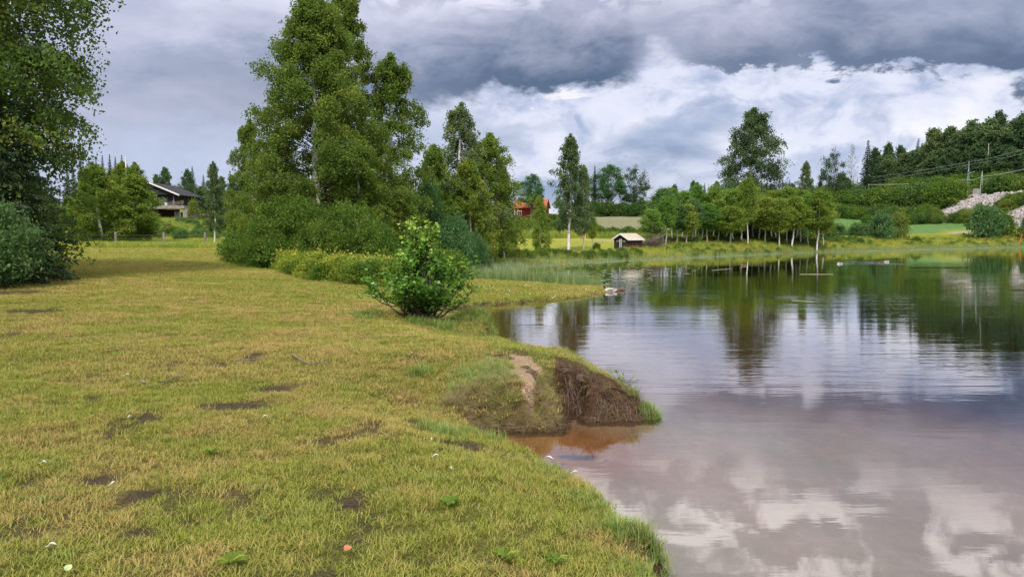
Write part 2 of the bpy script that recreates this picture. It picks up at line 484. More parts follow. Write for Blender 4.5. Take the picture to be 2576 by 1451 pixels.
# ---- ground cover classes (albedo only)
def in_poly(poly, x, y):
    ins = np.zeros(x.shape, dtype=bool); n = len(poly)
    for i in range(n):
        ax, ay = poly[i]; bx, by = poly[(i + 1) % n]
        ins ^= ((ay > y) != (by > y)) & (x < (bx - ax) * (y - ay) / (by - ay + 1e-12) + ax)
    return ins
def seg_d(pl, x, y):
    best = np.full(x.shape, 1e9)
    for (ax, ay), (bx, by) in zip(pl[:-1], pl[1:]):
        dx, dy = bx - ax, by - ay
        t = np.clip(((x - ax) * dx + (y - ay) * dy) / (dx * dx + dy * dy), 0, 1)
        best = np.minimum(best, np.hypot(x - ax - t * dx, y - ay - t * dy))
    return best
PATCH = []        # bare soil patches on the lawn: x, y, rx, ry, angle, strength
for px, py, w, h, a, s in [(590, 1002, 150, 22, .25, 1.0), (360, 1325, 52, 20, .35, 1.5), (482, 1292, 60, 20, -.2, 1.4), (250, 1185, 75, 20, .3, 1.4), (85, 1200, 55, 18, .1, .9),
        (440, 1218, 120, 12, .3, .9), (550, 912, 40, 9, 0, 1.2), (630, 892, 45, 10, 0, 1.1), (85, 806, 80, 9, .25, 1.7), (55, 766, 110, 8, .1, 1.1), (40, 1300, 60, 20, 0, .9), (690, 965, 80, 18, .1, .8),
        (800, 1085, 40, 10, 0, .9), (820, 1350, 60, 16, 0, .8), (1090, 1380, 60, 16, 0, .8), (120, 1010, 90, 14, 0, .7), (330, 1090, 60, 10, .2, .7), (700, 1340, 50, 12, .2, .9), (1180, 960, 50, 9, 0, .6),
        (30, 1420, 60, 20, 0, 1.0), (880, 1240, 60, 12, 0, .6)]:
    X, Y = on_plane(px, py, .62)
    X2, Y2 = on_plane(px, py - h, .62)
    PATCH.append((X, Y, w / FPX * Y, max(abs(Y2 - Y), .06), a, s))
def soil_lawn(x, y):
    m = np.zeros(np.shape(x))
    for X, Y, rx, ry, a, s in PATCH:
        dx = x - X; dy = y - Y
        u = (dx * cos(a) + dy * sin(a)) / rx; v = (-dx * sin(a) + dy * cos(a)) / ry
        m = np.maximum(m, s * np.exp(-(u * u + v * v) * 1.1))
    n = fbm(x * 4.5, y * 4.5, 51, 4)
    n2 = fbm(x * 2.2 + 5, y * 1.1, 57, 4)
    return np.clip(.85 * sst(.42, .90, m * (0.35 + 1.35 * n)) + 0.8 * sst(.62, .80, n2) * sst(30, 5, y), 0, 1)
SAND = [(-0.02, 10.1), (0.24, 10.05), (0.36, 9.6), (0.26, 9.25), (0.30, 8.85), (0.29, 8.42), (0.19, 8.42), (-0.02, 8.95), (-0.05, 9.5)]
def spit_masks(x, y):
    j = (fbm(x * 6, y * 6, 61, 3) - .5) * .14
    x2 = x + j; y2 = y + (fbm(x * 6 + 9, y * 6, 62, 3) - .5) * .22
    d = shore_d(x, y)
    sand = in_poly(SAND, x2, y2)
    # soil face of the right lobe: in front of a ridge line from (.62,10.05) to (1.68,9.2)
    ridge = 10.02 - (x2 - 0.62) * 0.86
    face = (x2 > 0.55) & (x2 < 1.62) & (y2 < ridge) & (y2 > 8.5)
    wall = (d < np.where(x < .56, .10, .14) + j * .9) & (x > -.62) & (x < 1.75) & (y > 7.9) & (y < ridge + .1)
    left = (x2 > -.6) & (x2 < .0) & (y2 < 8.4) & (y2 > 7.8) & (fbm(x * 5, y * 5, 66, 3) > .62)
    return sand, (face | wall | left) & (d > -.14)
LAWN_Y = 53
def lawn_mask(x, y):
    a = (y < LAWN_Y + np.where(x < -12, 0, 0)) & (shore_d(x, y) > .0) & (x < 8)
    bed = in_poly([(-8.3, 27.5), (-6.6, 24.0), (-3.2, 22.8), (-1.9, 22.9), (-2, 40), (-1, 50), (-10, 53), (-16, 47), (-13.5, 38), (-10, 31)], x, y)
    b = in_poly([(-7, 66), (-3, 62), (2, 60.5), (7, 66), (11.0, 71.5), (13, 76), (16, 84), (14, 90), (4, 90), (-4, 88), (-8, 80)], x, y)
    return (a & ~bed), b
PATHS = [[(5.5, 64.5), (8.5, 67.5), (11, 70.5), (12.5, 74), (13.5, 78)], [(8, 87), (12, 86), (16, 83), (22, 90)]]
sl = soil_lawn(gx, gy)
snd, soi = spit_masks(gx, gy)
lwn, lwn2 = lawn_mask(gx, gy)
colr = np.empty((len(gx), 3)); colr[:] = (.10, .16, .028)                 # rough meadow
n1 = fbm(gx * .35, gy * .35, 71)[:, None]; n2 = fbm(gx * 1.7, gy * 1.7, 72)[:, None]; n3 = fbm(gx * .12 + 4, gy * .25, 73)[:, None]
GREEN = np.array((.17, .23, .025)); YEL = np.array((.30, .30, .05)); DRY = np.array((.26, .20, .085)); SOIL = np.array((.085, .062, .045))
lw = GREEN * (1 - sst(.42, .62, n1)) + YEL * sst(.42, .62, n1)
k_ = sst(.52, .72, n2) * .75
lw = lw * (1 - k_) + DRY * k_
lw2 = np.array((.24, .30, .04)) * (1 - n3) + np.array((.38, .36, .07)) * n3
fd = sst(14, 40, gy)[:, None]
lw = lw * (1 - fd * .7) + (np.array((.22, .28, .04)) * (1 - n3) + np.array((.34, .33, .07)) * n3) * fd * .7
colr[lwn] = lw[lwn]
mea = (gy > 50) & ~lwn2
colr[mea] = (np.array((.15, .22, .035)) * (1 - n1) + np.array((.32, .32, .05)) * n1)[mea]
colr[lwn2] = lw2[lwn2]
slp = in_poly([(-62, 68), (-8, 68), (-20, 185), (-110, 185)], gx, gy)
colr[slp] = (np.array((.055, .13, .018)) * (1 - n2) + np.array((.11, .18, .025)) * n2)[slp]
sage = in_poly([(4, 112), (30, 110), (44, 118), (58, 135), (62, 212), (2, 214)], gx, gy)
colr[sage] = (np.array((.19, .22, .12)) * (1 - n3) + np.array((.27, .25, .16)) * n3)[sage]
gfield = in_poly([(52, 131), (80, 141), (104, 150), (99, 170), (86, 178), (80, 215), (58, 213), (48, 150)], gx, gy)
colr[gfield] = (np.array((.10, .21, .06)) * (1 - n3) + np.array((.13, .24, .075)) * n3)[gfield]
th_ = sst(24, 10, gy)[:, None] * .62
colr[lwn] = (colr * (1 - th_) + np.array((.15, .115, .05)) * th_)[lwn]
nearl = lwn & (gy < 30)
colr[nearl] = colr[nearl] * (1 - sl[nearl, None]) + SOIL * sl[nearl, None]
for p_ in PATHS:
    dd = seg_d(p_, gx, gy)
    f = sst(1.3, .5, dd + (fbm(gx, gy, 77) - .5) * .8)[:, None]
    colr = colr * (1 - f) + np.array((.40, .33, .24)) * f
f = sst(1.2, .7, seg_d([(56, 128.5), (75, 135), (92, 140), (110, 143)], gx, gy))[:, None]
colr = colr * (1 - f) + np.array((.42, .40, .36)) * f
bal = (np.abs(gx - 104.0) < 14 + (fbm(gx * .3, gy * .3, 78) - .5) * 8) & (gy > 120) & (gy < 300) & (emb > GZ - .3) & (gx < 110)
colr[bal] = (.36, .32, .31)
mud = (sdn > 0) & (sdn < .35) & (gy < 30) & (gy > 20) & (gx > .8)
colr[mud] = (.20, .155, .12)
edge = (sdn > -.12) & (sdn < np.where((gy > 18) & (gy < 31), .36, .10)) & (gy < 31)
colr[edge] = (.07, .045, .03)
sv_ = (.7 + .8 * fbm(gx * 11, gy * 11 + GZ * 14, 85, 3))[:, None]
colr[soi] = (SOIL * np.array((1.08, .87, .75)) * sv_)[soi]
colr[snd & (sdn > 0)] = (.46, .33, .23)
sub = (sdn <= 0) & ~(soi & (sdn > -.10))
bedn = fbm(gx * 1.2, gy * 1.2, 81)[:, None]; mk = fbm(gx * 4, gy * 4, 82, 4)
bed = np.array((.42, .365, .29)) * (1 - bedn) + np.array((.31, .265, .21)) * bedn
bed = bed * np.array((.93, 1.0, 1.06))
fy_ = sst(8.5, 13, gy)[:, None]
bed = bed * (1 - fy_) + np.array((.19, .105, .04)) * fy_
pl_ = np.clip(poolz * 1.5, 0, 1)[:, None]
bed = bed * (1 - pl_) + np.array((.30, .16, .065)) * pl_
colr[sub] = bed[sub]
clut = sub & (mk > .60) & (poolz > .72)
colr[clut] = (.05, .03, .016)
# dark leaf litter on the pool floor
lit = np.exp(-(((gx - .70) / .27) ** 2 + ((gy - 7.62) / .15) ** 2))
l2 = (sst(.45, .75, lit * (0.3 + 1.3 * mk)) * sub)[:, None]
colr = colr * (1 - l2) + np.array((.04, .024, .014)) * l2
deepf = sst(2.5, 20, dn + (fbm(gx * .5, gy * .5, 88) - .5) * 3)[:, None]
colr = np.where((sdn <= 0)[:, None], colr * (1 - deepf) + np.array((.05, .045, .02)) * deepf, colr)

# undercut of the spit's front wall
ux = gx.copy(); uy = gy.copy()
cl = near_spit * (GZ > 0.02) * (GZ < 0.44) * (sdn < 0.22) * (sdn > 0) * (gy < 9.6)
uy = uy + cl * 0.12 * np.sin(np.clip(GZ / .42, 0, 1) * pi)
cw_ = near_spit * sst(-.12, .0, sdn) * sst(.45, .2, sdn)
ux = ux + cw_ * (fbm(gx * 7 + GZ * 9, gy * 7 + GZ * 5, 86, 3) - .5) * .16
uy = uy + cw_ * (fbm(gx * 7 + 4, GZ * 11 + gy * 5, 87, 3) - .5) * .16
ny, nx = GX.shape
me = bpy.data.meshes.new('ground')
V = np.c_[ux, uy, GZ].astype(np.float32)
idx = np.arange(nx * ny).reshape(ny, nx)
F = np.stack([idx[:-1, :-1], idx[:-1, 1:], idx[1:, 1:], idx[1:, :-1]], -1).reshape(-1, 4)
me.vertices.add(len(V)); me.vertices.foreach_set('co', V.ravel())
me.loops.add(F.size); me.loops.foreach_set('vertex_index', F.ravel().astype(np.int32))
me.polygons.add(len(F)); me.polygons.foreach_set('loop_start', np.arange(0, F.size, 4, dtype=np.int32)); me.polygons.foreach_set('loop_total', np.full(len(F), 4, dtype=np.int32))
me.polygons.foreach_set('use_smooth', np.ones(len(F), dtype=bool))
at = me.attributes.new('cov', 'FLOAT_COLOR', 'POINT')
at.data.foreach_set('color', np.c_[colr, np.ones(len(colr))].astype(np.float32).ravel())
me.update(calc_edges=True)
m, k, out = mat('ground')
a = k.new('ShaderNodeAttribute'); a.attribute_name = 'cov'
tco = k.new('ShaderNodeTexCoord').outputs['Object']
nf = k.noise(tco, 38, 8, .65)
nm = k.noise(tco, 6, 6, .6)
nl = k.noise(k.mapping(tco, (1, .45, 1)), 1.1, 6, .6)
sz_ = k.new('ShaderNodeSeparateXYZ'); k.l.new(tco, sz_.inputs[0])
land = k.step(sz_.outputs[2], -.04, .02)
c = k.mix(k.math('MULTIPLY', k.step(nf, .35, .7), k.math('MULTIPLY_ADD', land, .8, .2)), a.outputs['Color'], k.mix(1.0, a.outputs['Color'], (.45, .42, .36), 'MULTIPLY'))
c = k.mix(k.math('MULTIPLY', k.step(nm, .45, .7), .45), c, k.mix(1.0, c, (1.35, 1.25, 1.3), 'MULTIPLY'))
c = k.mix(k.math('MULTIPLY', k.step(nl, .42, .66), .5), c, k.mix(1.0, c, (.66, .74, .6), 'MULTIPLY'))
hgt = k.math('ADD', nf, k.math('MULTIPLY', nm, .8))
principled(k, out, c, .95, .08, bump(k, hgt, .05, k.math('MULTIPLY_ADD', land, .8, .1)))
me.materials.append(m)
g = link('ground', me); tag(g, kind='structure')

# ------------------------------------------------------------------ water
m, k, out = mat('water')
v = k.new('ShaderNodeTexCoord').outputs['Object']
sep = k.new('ShaderNodeSeparateXYZ'); k.l.new(v, sep.inputs[0])
# long low ripples running across the view, calm lanes between them
r1 = k.noise(k.mapping(v, (0.30, 1.9, 1), rot=(0, 0, radians(4))), 1.5, 3, .5, .4)
r2 = k.noise(k.mapping(v, (0.5, 2.6, 1), rot=(0, 0, radians(-5))), 4.5, 2, .5)
r3 = k.noise(k.mapping(v, (1, 1.6, 1)), 16, 2, .5)
lane = k.noise(k.mapping(v, (0.05, .22, 1)), 1.0, 3, .5)
lane = k.step(lane, .38, .62)
zone = k.math('MULTIPLY', k.step(sep.outputs[1], 6.5, 13), k.math('SUBTRACT', 1.0, k.math('MULTIPLY', k.step(sep.outputs[1], 30, 52), .72)))
amp = k.math('MULTIPLY_ADD', zone, .85, .12)
amp = k.math('MULTIPLY', amp, k.math('MULTIPLY_ADD', lane, .75, .25))
h = k.math('ADD', k.math('MULTIPLY', r1, 1.0), k.math('ADD', k.math('MULTIPLY', r2, .30), k.math('MULTIPLY', r3, .035)))
nrm = bump(k, k.math('MULTIPLY', h, amp), 0.0075, 1.0)
gl = k.new('ShaderNodeBsdfGlossy'); gl.inputs['Roughness'].default_value = 0.015; gl.inputs[0].default_value = (1, 1, 1, 1)
k.l.new(nrm, gl.inputs['Normal'])
tr = k.new('ShaderNodeBsdfTransparent'); tr.inputs[0].default_value = (.97, .93, .88, 1)
fr = k.new('ShaderNodeFresnel'); fr.inputs[0].default_value = 1.5; k.l.new(nrm, fr.inputs['Normal'])
ms = k.new('ShaderNodeMixShader'); k.l.new(k.math('MULTIPLY_ADD', fr.outputs[0], 1.25, .07, clamp=True), ms.inputs[0]); k.l.new(tr.outputs[0], ms.inputs[1]); k.l.new(gl.outputs[0], ms.inputs[2])
k.l.new(ms.outputs[0], out.inputs['Surface'])
va = k.new('ShaderNodeVolumeAbsorption'); va.inputs[0].default_value = (.86, .66, .46, 1); va.inputs[1].default_value = .55
k.l.new(va.outputs[0], out.inputs['Volume'])
WATER = m
b = MB()
ws = [(-8, -58), (165, -58), (165, 132), (-8, 132)]
b.add([(x, y, 0) for x, y in ws], [(0, 1, 2, 3)])
wt = link('lake_water', b.mesh('lake_water', WATER)); tag(wt, kind='structure')

# ------------------------------------------------------------------ plant materials
M_birch = leafmat('birch_leaf', (.060, .110, .016), (.160, .235, .034), (.27, .29, .05))
M_birch_y = leafmat('birch_leaf_yellow', (.085, .145, .018), (.205, .275, .036), (.31, .31, .05))
M_birch_g = leafmat('birch_leaf_grey', (.065, .110, .040), (.160, .215, .080), (.23, .27, .11))
M_willow = leafmat('willow_leaf', (.036, .088, .028), (.115, .215, .065), (.18, .29, .11))
M_bush = leafmat('bush_leaf', (.028, .080, .010), (.140, .225, .028), (.23, .31, .045))
M_lind = leafmat('linden_leaf', (.022, .075, .022), (.075, .180, .045), (.09, .19, .05))
M_stand = leafmat('aspen_leaf', (.060, .135, .022), (.175, .290, .045), (.24, .34, .06), trans=.45)
M_stand2 = leafmat('aspen_leaf_yellow', (.085, .140, .020), (.215, .295, .040), (.28, .32, .06), trans=.45)
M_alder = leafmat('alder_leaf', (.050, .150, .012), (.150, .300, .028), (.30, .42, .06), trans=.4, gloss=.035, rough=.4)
M_spruce = leafmat('spruce_needle', (.010, .026, .012), (.030, .055, .022), trans=.1, gloss=.008)
M_herb = leafmat('herb_leaf', (.13, .20, .02), (.30, .36, .045), (.50, .40, .08))
M_grass = leafmat('grass_blade', (.125, .178, .020), (.265, .290, .046), (.40, .36, .115), trans=.35, gloss=.01, inst=(.37, .285, .10))
M_bank = leafmat('bank_grass_blade', (.100, .185, .022), (.215, .315, .050), (.34, .35, .11), trans=.35, gloss=.04, inst=(.24, .17, .075))
M_dry = leafmat('dry_grass_blade', (.055, .038, .024), (.19, .135, .08), (.26, .24, .09), trans=.2, gloss=.01)
M_meadow = leafmat('meadow_grass_blade', (.110, .190, .024), (.230, .300, .050), (.38, .36, .09), trans=.35, gloss=.01, inst=(.42, .38, .06))
M_reed = leafmat('reed_blade', (.090, .150, .050), (.190, .270, .095), (.30, .33, .13), trans=.3, gloss=.02, inst=(.20, .26, .14))
M_iris = leafmat('iris_leaf', (.055, .130, .055), (.130, .240, .110), (.2, .3, .15), trans=.3, gloss=.10)
M_twig = simple('twig_bark', (.06, .045, .035), (.12, .10, .085), 12, .9, .1)
M_bark = simple('dark_bark', (.05, .042, .035), (.13, .115, .10), 5, .95, .1, .02, (1, 1, .3))
M_pale = simple('pale_bark', (.42, .40, .34), (.26, .25, .20), 4, .9, .15, 0, (1, 1, .5))
m, k, out = mat('birch_bark')
v = k.new('ShaderNodeTexCoord').outputs['Object']
n = k.noise(k.mapping(v, (1, 1, 5)), 3.2, 6, .7)
n2 = k.noise(v, 1.3, 4, .6)
c = k.mix(k.step(n, .54, .60), (.62, .60, .56), (.05, .045, .04))
c = k.mix(k.math('MULTIPLY', k.step(n2, .52, .72), .6), c, (.20, .19, .17))
principled(k, out, c, .8, .2)
M_birchbark = m

# ------------------------------------------------------------------ tree builders
def leaves(b, P, size, elong=1.35, tint=None, droop=0.0, smin=.6, smax=1.3):
    n = len(P)
    sz = size * rng.uniform(smin, smax, n)
    u = rng.normal(size=(n, 3)); u[:, 2] -= droop; u /= np.linalg.norm(u, axis=1, keepdims=True)
    w = rng.normal(size=(n, 3)); w = np.cross(u, w); w /= np.linalg.norm(w, axis=1, keepdims=True) + 1e-9
    a = (sz * elong * .5)[:, None]; c_ = (sz * .5 / elong ** .3)[:, None]
    V = np.stack([P - u * a, P + w * c_, P + u * a, P - w * c_], 1).reshape(-1, 3)
    F = np.arange(4 * n).reshape(n, 4)
    if tint is None: tint = rng.uniform(0, 1, n)
    b.add(V, F, tint)

def interp_prof(prof, t):
    a = np.array(prof)
    return np.interp(t, a[:, 0], a[:, 1])

def birch(seed, H=12., cb=.12, prof=((0, .5), (.25, 1), (.6, .72), (.85, .35), (1, .05)), R=3.0, nb=90, nt=9, nl=60000, leaf=.065,
          ascend=.9, hang=.5, sig=.14, mat_leaf=None, trunk_r=.16, clump_var=.38, lean=0.0, bark=None, strand=True, open_=0.0, lobe=.62):
    """Tall loose crown of ascending limbs that end in drooping leafy twigs."""
    global rng
    rng = np.random.default_rng(seed)
    tb = MB()
    tz = np.linspace(0, 1, 14)
    wx = np.cumsum(rng.normal(0, .012, 14)) * H * .35 + lean * H * tz ** 1.5; wy = np.cumsum(rng.normal(0, .012, 14)) * H * .35
    wx -= wx[0]; wy -= wy[0]
    tb.tube(np.c_[wx, wy, tz * H * .98], trunk_r * (1 - tz) ** .8 + .012, 8)
    def axis_at(t): return np.stack([np.interp(t, tz, wx), np.interp(t, tz, wy), t * H], -1)
    lb = MB()
    allP = []; allT = []
    per = max(2, int(nl / (nb * nt)))
    for i in range(nb):
        q = (i + rng.uniform(0, 1)) / nb
        t = cb + (1 - cb) * q ** 0.9 * .97
        azm = i * 2.399 + rng.normal(0, .35)
        lob = float(vnoise(np.array([cos(azm) * 1.3 + seed]), np.array([sin(azm) * 1.3 + q * 7.0]), seed)[0])
        L = R * interp_prof(prof, (t - cb) / (1 - cb)) * rng.uniform(1 - clump_var, 1.12) * (1 - lobe * .61 + lobe * lob)
        up = ascend * rng.uniform(.6, 1.3) * (0.55 + .6 * q)
        st = max(t - L * up * .62 / H, cb * .35)
        p0 = axis_at(np.array([st]))[0]
        s = np.linspace(0, 1, 6)
        drp = hang * L * .35
        bend = rng.normal(0, .18)
        ang = azm + bend * s
        BP = np.c_[p0[0] + np.cos(ang) * L * s, p0[1] + np.sin(ang) * L * s, p0[2] + L * up * (s - .35 * s ** 2.2) - drp * s ** 3]
        tb.tube(BP, np.linspace(trunk_r * .22 * (1.1 - q), .004, 6), 4, cap=False, mi=1)
        clump_t = rng.normal(0, .16)
        for j in range(nt):
            sj = rng.uniform(.12 + open_, 1.0) ** .6
            bp = np.array([np.interp(sj, s, BP[:, 0]), np.interp(sj, s, BP[:, 1]), np.interp(sj, s, BP[:, 2])])
            a2 = azm + rng.normal(0, 1.0)
            l2 = max(L * .30, .25) * rng.uniform(.4, 1.1) * (1.15 - .45 * sj)
            nn = int(per * rng.uniform(.5, 1.5))
            r = rng.uniform(0, 1, nn) ** .7
            if strand:
                k_s = rng.integers(0, 3, nn)
                off = rng.normal(0, sig * .9, (3, 3))
                P = bp + np.c_[np.cos(a2) * l2 * r, np.sin(a2) * l2 * r, l2 * .25 * r - hang * l2 * 1.6 * r ** 2] + off[k_s] + rng.normal(0, sig * .42, (nn, 3))
                P[:, 2] -= np.abs(rng.normal(0, hang * .28, nn))
            else:
                P = bp + np.c_[np.cos(a2) * l2 * r, np.sin(a2) * l2 * r, l2 * .35 * r] + rng.normal(0, sig, (nn, 3))
            allP.append(P)
            allT.append(np.clip(rng.uniform(.1, .75, nn) + clump_t + rng.normal(0, .08), 0, 1))
            if j % 3 == 0:
                tb.tube([bp, bp + np.array([cos(a2) * l2 * .5, sin(a2) * l2 * .5, l2 * .1]), bp + np.array([cos(a2) * l2, sin(a2) * l2, l2 * .25 - hang * l2])], [.010, .006, .003], 3, cap=False, mi=1)
    # leafy leader
    nn = int(nl * .05); q = rng.uniform(.80, 1.0, nn); ctr = axis_at(q)
    allP.append(ctr + rng.normal(0, 1, (nn, 3)) * (R * (.04 + .55 * (1 - q)) * .8)[:, None] * np.array([1, 1, .6])); allT.append(rng.uniform(.3, .8, nn))
    P = np.concatenate(allP); T = np.concatenate(allT)
    kp_ = P[:, 2] > .15; P = P[kp_]; T = T[kp_]
    leaves(lb, P, leaf, 1.3, T, .5)
    return dict(H=H, W=2 * R, crown=lb.mesh('crown', mat_leaf or M_birch), trunk=tb.mesh('trunk', [bark or M_birchbark, M_twig], True))

def round_tree(seed, H=12., cz=.58, R=(4.5, 4.5, 5.0), nc=110, nl=14000, leaf=.16, csig=.55, mat_leaf=None, trunk_r=.3, bark=None, shell=.55, low=-.75, egg=0.0, stems=1, cover=1.0):
    """Rounded crown made of leafy clumps carried by limbs."""
    global rng
    rng = np.random.default_rng(seed)
    tb = MB(); lb = MB()
    C0 = np.array([0, 0, H * cz])
    cs = []
    while len(cs) < nc:
        d = rng.normal(size=3); d /= np.linalg.norm(d)
        if d[2] < low: continue
        r = rng.uniform(shell, 1.0) ** .7
        rr = 1 + .16 * sin(3 * atan2(d[1], d[0]) + seed) + rng.normal(0, .07)
        sc_ = 1 - egg * max(d[2], 0)
        cs.append(C0 + np.array([d[0] * R[0] * r * rr * sc_, d[1] * R[1] * r * rr * sc_, d[2] * R[2] * r]))
    cs = np.array(cs)
    top = min(H * cz * .75, cs[:, 2].max())
    bases = []
    for s_ in range(stems):
        ox, oy = (0, 0) if stems == 1 else rng.normal(0, .12 * R[0], 2)
        sx_, sy_ = (0, 0) if stems == 1 else rng.normal(0, .30 * R[0], 2)
        zt = np.linspace(0, 1, 7)
        pts = np.c_[ox + sx_ * zt, oy + sy_ * zt, zt * top] + np.c_[rng.normal(0, .02 * R[0], 7), rng.normal(0, .02 * R[0], 7), np.zeros(7)]
        tb.tube(pts, trunk_r * (1 - .55 * zt) / (stems ** .5), 6)
        bases.append(pts)
    per = int(nl / nc)
    Ps = []; Ts = []
    for i, cc in enumerate(cs):
        bs = bases[i % stems]
        p0 = bs[rng.integers(2, 7)]
        mid = p0 * .45 + cc * .55 + np.array([0, 0, .1 * R[2]]) * rng.uniform(0, 1)
        if i % 2 == 0: tb.tube([p0, mid, cc], [trunk_r * .22, trunk_r * .12, .012], 4, cap=False)
        nn = int(per * rng.uniform(.4, 1.6) * cover)
        sg = csig * rng.uniform(.6, 1.25)
        P = cc + rng.normal(0, 1, (nn, 3)) * np.array([sg, sg, sg * .6])
        Ps.append(P); Ts.append(np.clip(rng.uniform(.05, .8, nn) + rng.normal(0, .12), 0, 1))
    P = np.concatenate(Ps); T = np.concatenate(Ts)
    kp = P[:, 2] > .05
    leaves(lb, P[kp], leaf, 1.25, T[kp], .2)
    return dict(H=C0[2] + R[2], W=2 * R[0] * 1.15, crown=lb.mesh('crown', mat_leaf or M_lind), trunk=tb.mesh('trunk', bark or M_bark, True))

def spruce(seed, H=16., R=2.8, base=.06, nl=9000, leaf=.30, mat_leaf=None):
    global rng
    rng = np.random.default_rng(seed)
    tb = MB(); lb = MB()
    tb.tube([(0, 0, 0), (0, 0, H * .5), (0, 0, H)], [.22 * H / 16, .13 * H / 16, .01], 6)
    nw = int(H * 2.3)
    tot = sum([(1 - (i / nw)) for i in range(nw)])
    Ps = []; D = []
    for i in range(nw):
        t = base + (1 - base) * (i / nw)
        L = R * (1 - t) ** .85 + .12
        nbr = rng.integers(6, 9)
        a0 = rng.uniform(0, 6.28)
        for j in range(nbr):
            a = a0 + j * 2 * pi / nbr + rng.normal(0, .15); l = L * rng.uniform(.65, 1.12)
            s = np.array([0, .5, 1.0])
            zz = t * H + l * (.10 * s - .42 * s ** 1.4 + .12 * s ** 3)
            tb.tube(np.c_[np.cos(a) * l * s, np.sin(a) * l * s, zz], [.03, .018, .006], 3, cap=False)
            nn = max(4, int(nl * (1 - i / nw) / tot / nbr))
            r = rng.uniform(.08, 1, nn)
            side = rng.normal(0, .17, nn) * l * (1.05 - r * .7)
            z0 = t * H + l * (.10 * r - .42 * r ** 1.4 + .12 * r ** 3) - np.abs(rng.normal(0, .10, nn)) * (.6 + l * .3)
            Ps.append(np.c_[np.cos(a) * l * r - np.sin(a) * side, np.sin(a) * l * r + np.cos(a) * side, z0])
            D.append(np.tile([cos(a) * .6, sin(a) * .6, -.75], (nn, 1)))
    P = np.concatenate(Ps); D = np.concatenate(D) + rng.normal(0, .45, P.shape)
    D /= np.linalg.norm(D, axis=1, keepdims=True)
    w = np.cross(D, rng.normal(size=P.shape)); w /= np.linalg.norm(w, axis=1, keepdims=True)
    sz = leaf * rng.uniform(.5, 1.2, len(P))[:, None]
    V = np.stack([P - D * sz * .5, P + w * sz * .16, P + D * sz * .5, P - w * sz * .16], 1).reshape(-1, 3)
    lb.add(V, np.arange(4 * len(P)).reshape(-1, 4), rng.uniform(0, 1, len(P)))
    return dict(H=H, W=2 * R, crown=lb.mesh('crown', mat_leaf or M_spruce), trunk=tb.mesh('trunk', M_bark, True))

def shrub(seed, H=2.5, R=(1.5, 1.5), nc=60, nl=6000, leaf=.09, mat_leaf=None, csig=.24, stems=9, bark=None, low=.06):
    """Multi-stemmed bush, foliage in tufts down to the ground."""
    global rng
    rng = np.random.default_rng(seed)
    tb = MB(); lb = MB()
    Ps = []; Ts = []
    per = int(nl / nc)
    for i in range(nc):
        a = rng.uniform(0, 2 * pi); e = rng.uniform(low, 1.0)
        r = np.sqrt(max(1 - (max(e - .35, 0) / .65) ** 2, 0.02)) * rng.uniform(.45, 1.0) ** .5 * (1 + .15 * sin(2 * a + seed) + rng.normal(0, .06))
        cc = np.array([cos(a) * R[0] * r, sin(a) * R[1] * r, e * H * (1 - .1 * rng.uniform(0, 1))])
        nn = int(per * rng.uniform(.5, 1.5)); sg = csig * rng.uniform(.6, 1.3)
        Ps.append(cc + rng.normal(0, 1, (nn, 3)) * np.array([sg, sg, sg * .8])); Ts.append(np.clip(rng.uniform(.05, .85, nn) + rng.normal(0, .12), 0, 1))
        if i < stems * 3:
            b0 = np.array([rng.normal(0, .08 * R[0]), rng.normal(0, .08 * R[1]), 0])
            mid = b0 * .5 + cc * .5 + np.array([0, 0, .12 * H])
            tb.tube([b0, mid * .6 + b0 * .4, mid, cc], [.03 * H / 2.5, .022 * H / 2.5, .014, .005], 4, cap=False)
    P = np.concatenate(Ps); T = np.concatenate(Ts); kp = P[:, 2] > .02
    leaves(lb, P[kp], leaf, 1.35, T[kp], .2)
    return dict(H=H, W=2 * R[0] * 1.3, crown=lb.mesh('foliage', mat_leaf or M_bush), trunk=tb.mesh('stem', bark or M_twig))

ORD = ['first', 'second', 'third', 'fourth', 'fifth', 'sixth', 'seventh', 'eighth', 'ninth', 'tenth', 'eleventh', 'twelfth', 'thirteenth', 'fourteenth', 'fifteenth', 'sixteenth', 'seventeenth', 'eighteenth', 'nineteenth', 'twentieth']
def ordl(i, n):
    return ORD[i] + ' from left' if i < (n + 1) // 2 else ORD[n - 1 - i] + ' from right'
def plant(proto, name, X, Y, label, cat='tree', H=None, W=None, rz=None, group=None, z=None, D=None, crown='crown', trunk='trunk'):
    if z is None: z = gz(X, Y) - .03
    sz = (H / proto['H']) if H else 1.0
    sx = (W / proto['W']) if W else sz
    sy = (D / proto['W']) if D else sx
    r = thing(name, label, cat, (X, Y, z), random.uniform(0, 6.28) if rz is None else rz, group)
    r.scale = (sx, sy, sz)
    link(trunk, proto['trunk'], r); link(crown, proto['crown'], r)
    return r
def tree_px(proto, name, px, Y, top, label, wpx=None, cat='tree', rz=None, group=None, **kw):
    X = (px - CX) / FPX * Y / cos(PITCH)
    zt = at_depth(px, top, Y)[1]
    z = gz(X, Y) - .03
    return plant(proto, name, X, Y, label, cat, H=zt - z, W=(wpx / FPX * Y) if wpx else None, rz=rz, group=group, **kw)

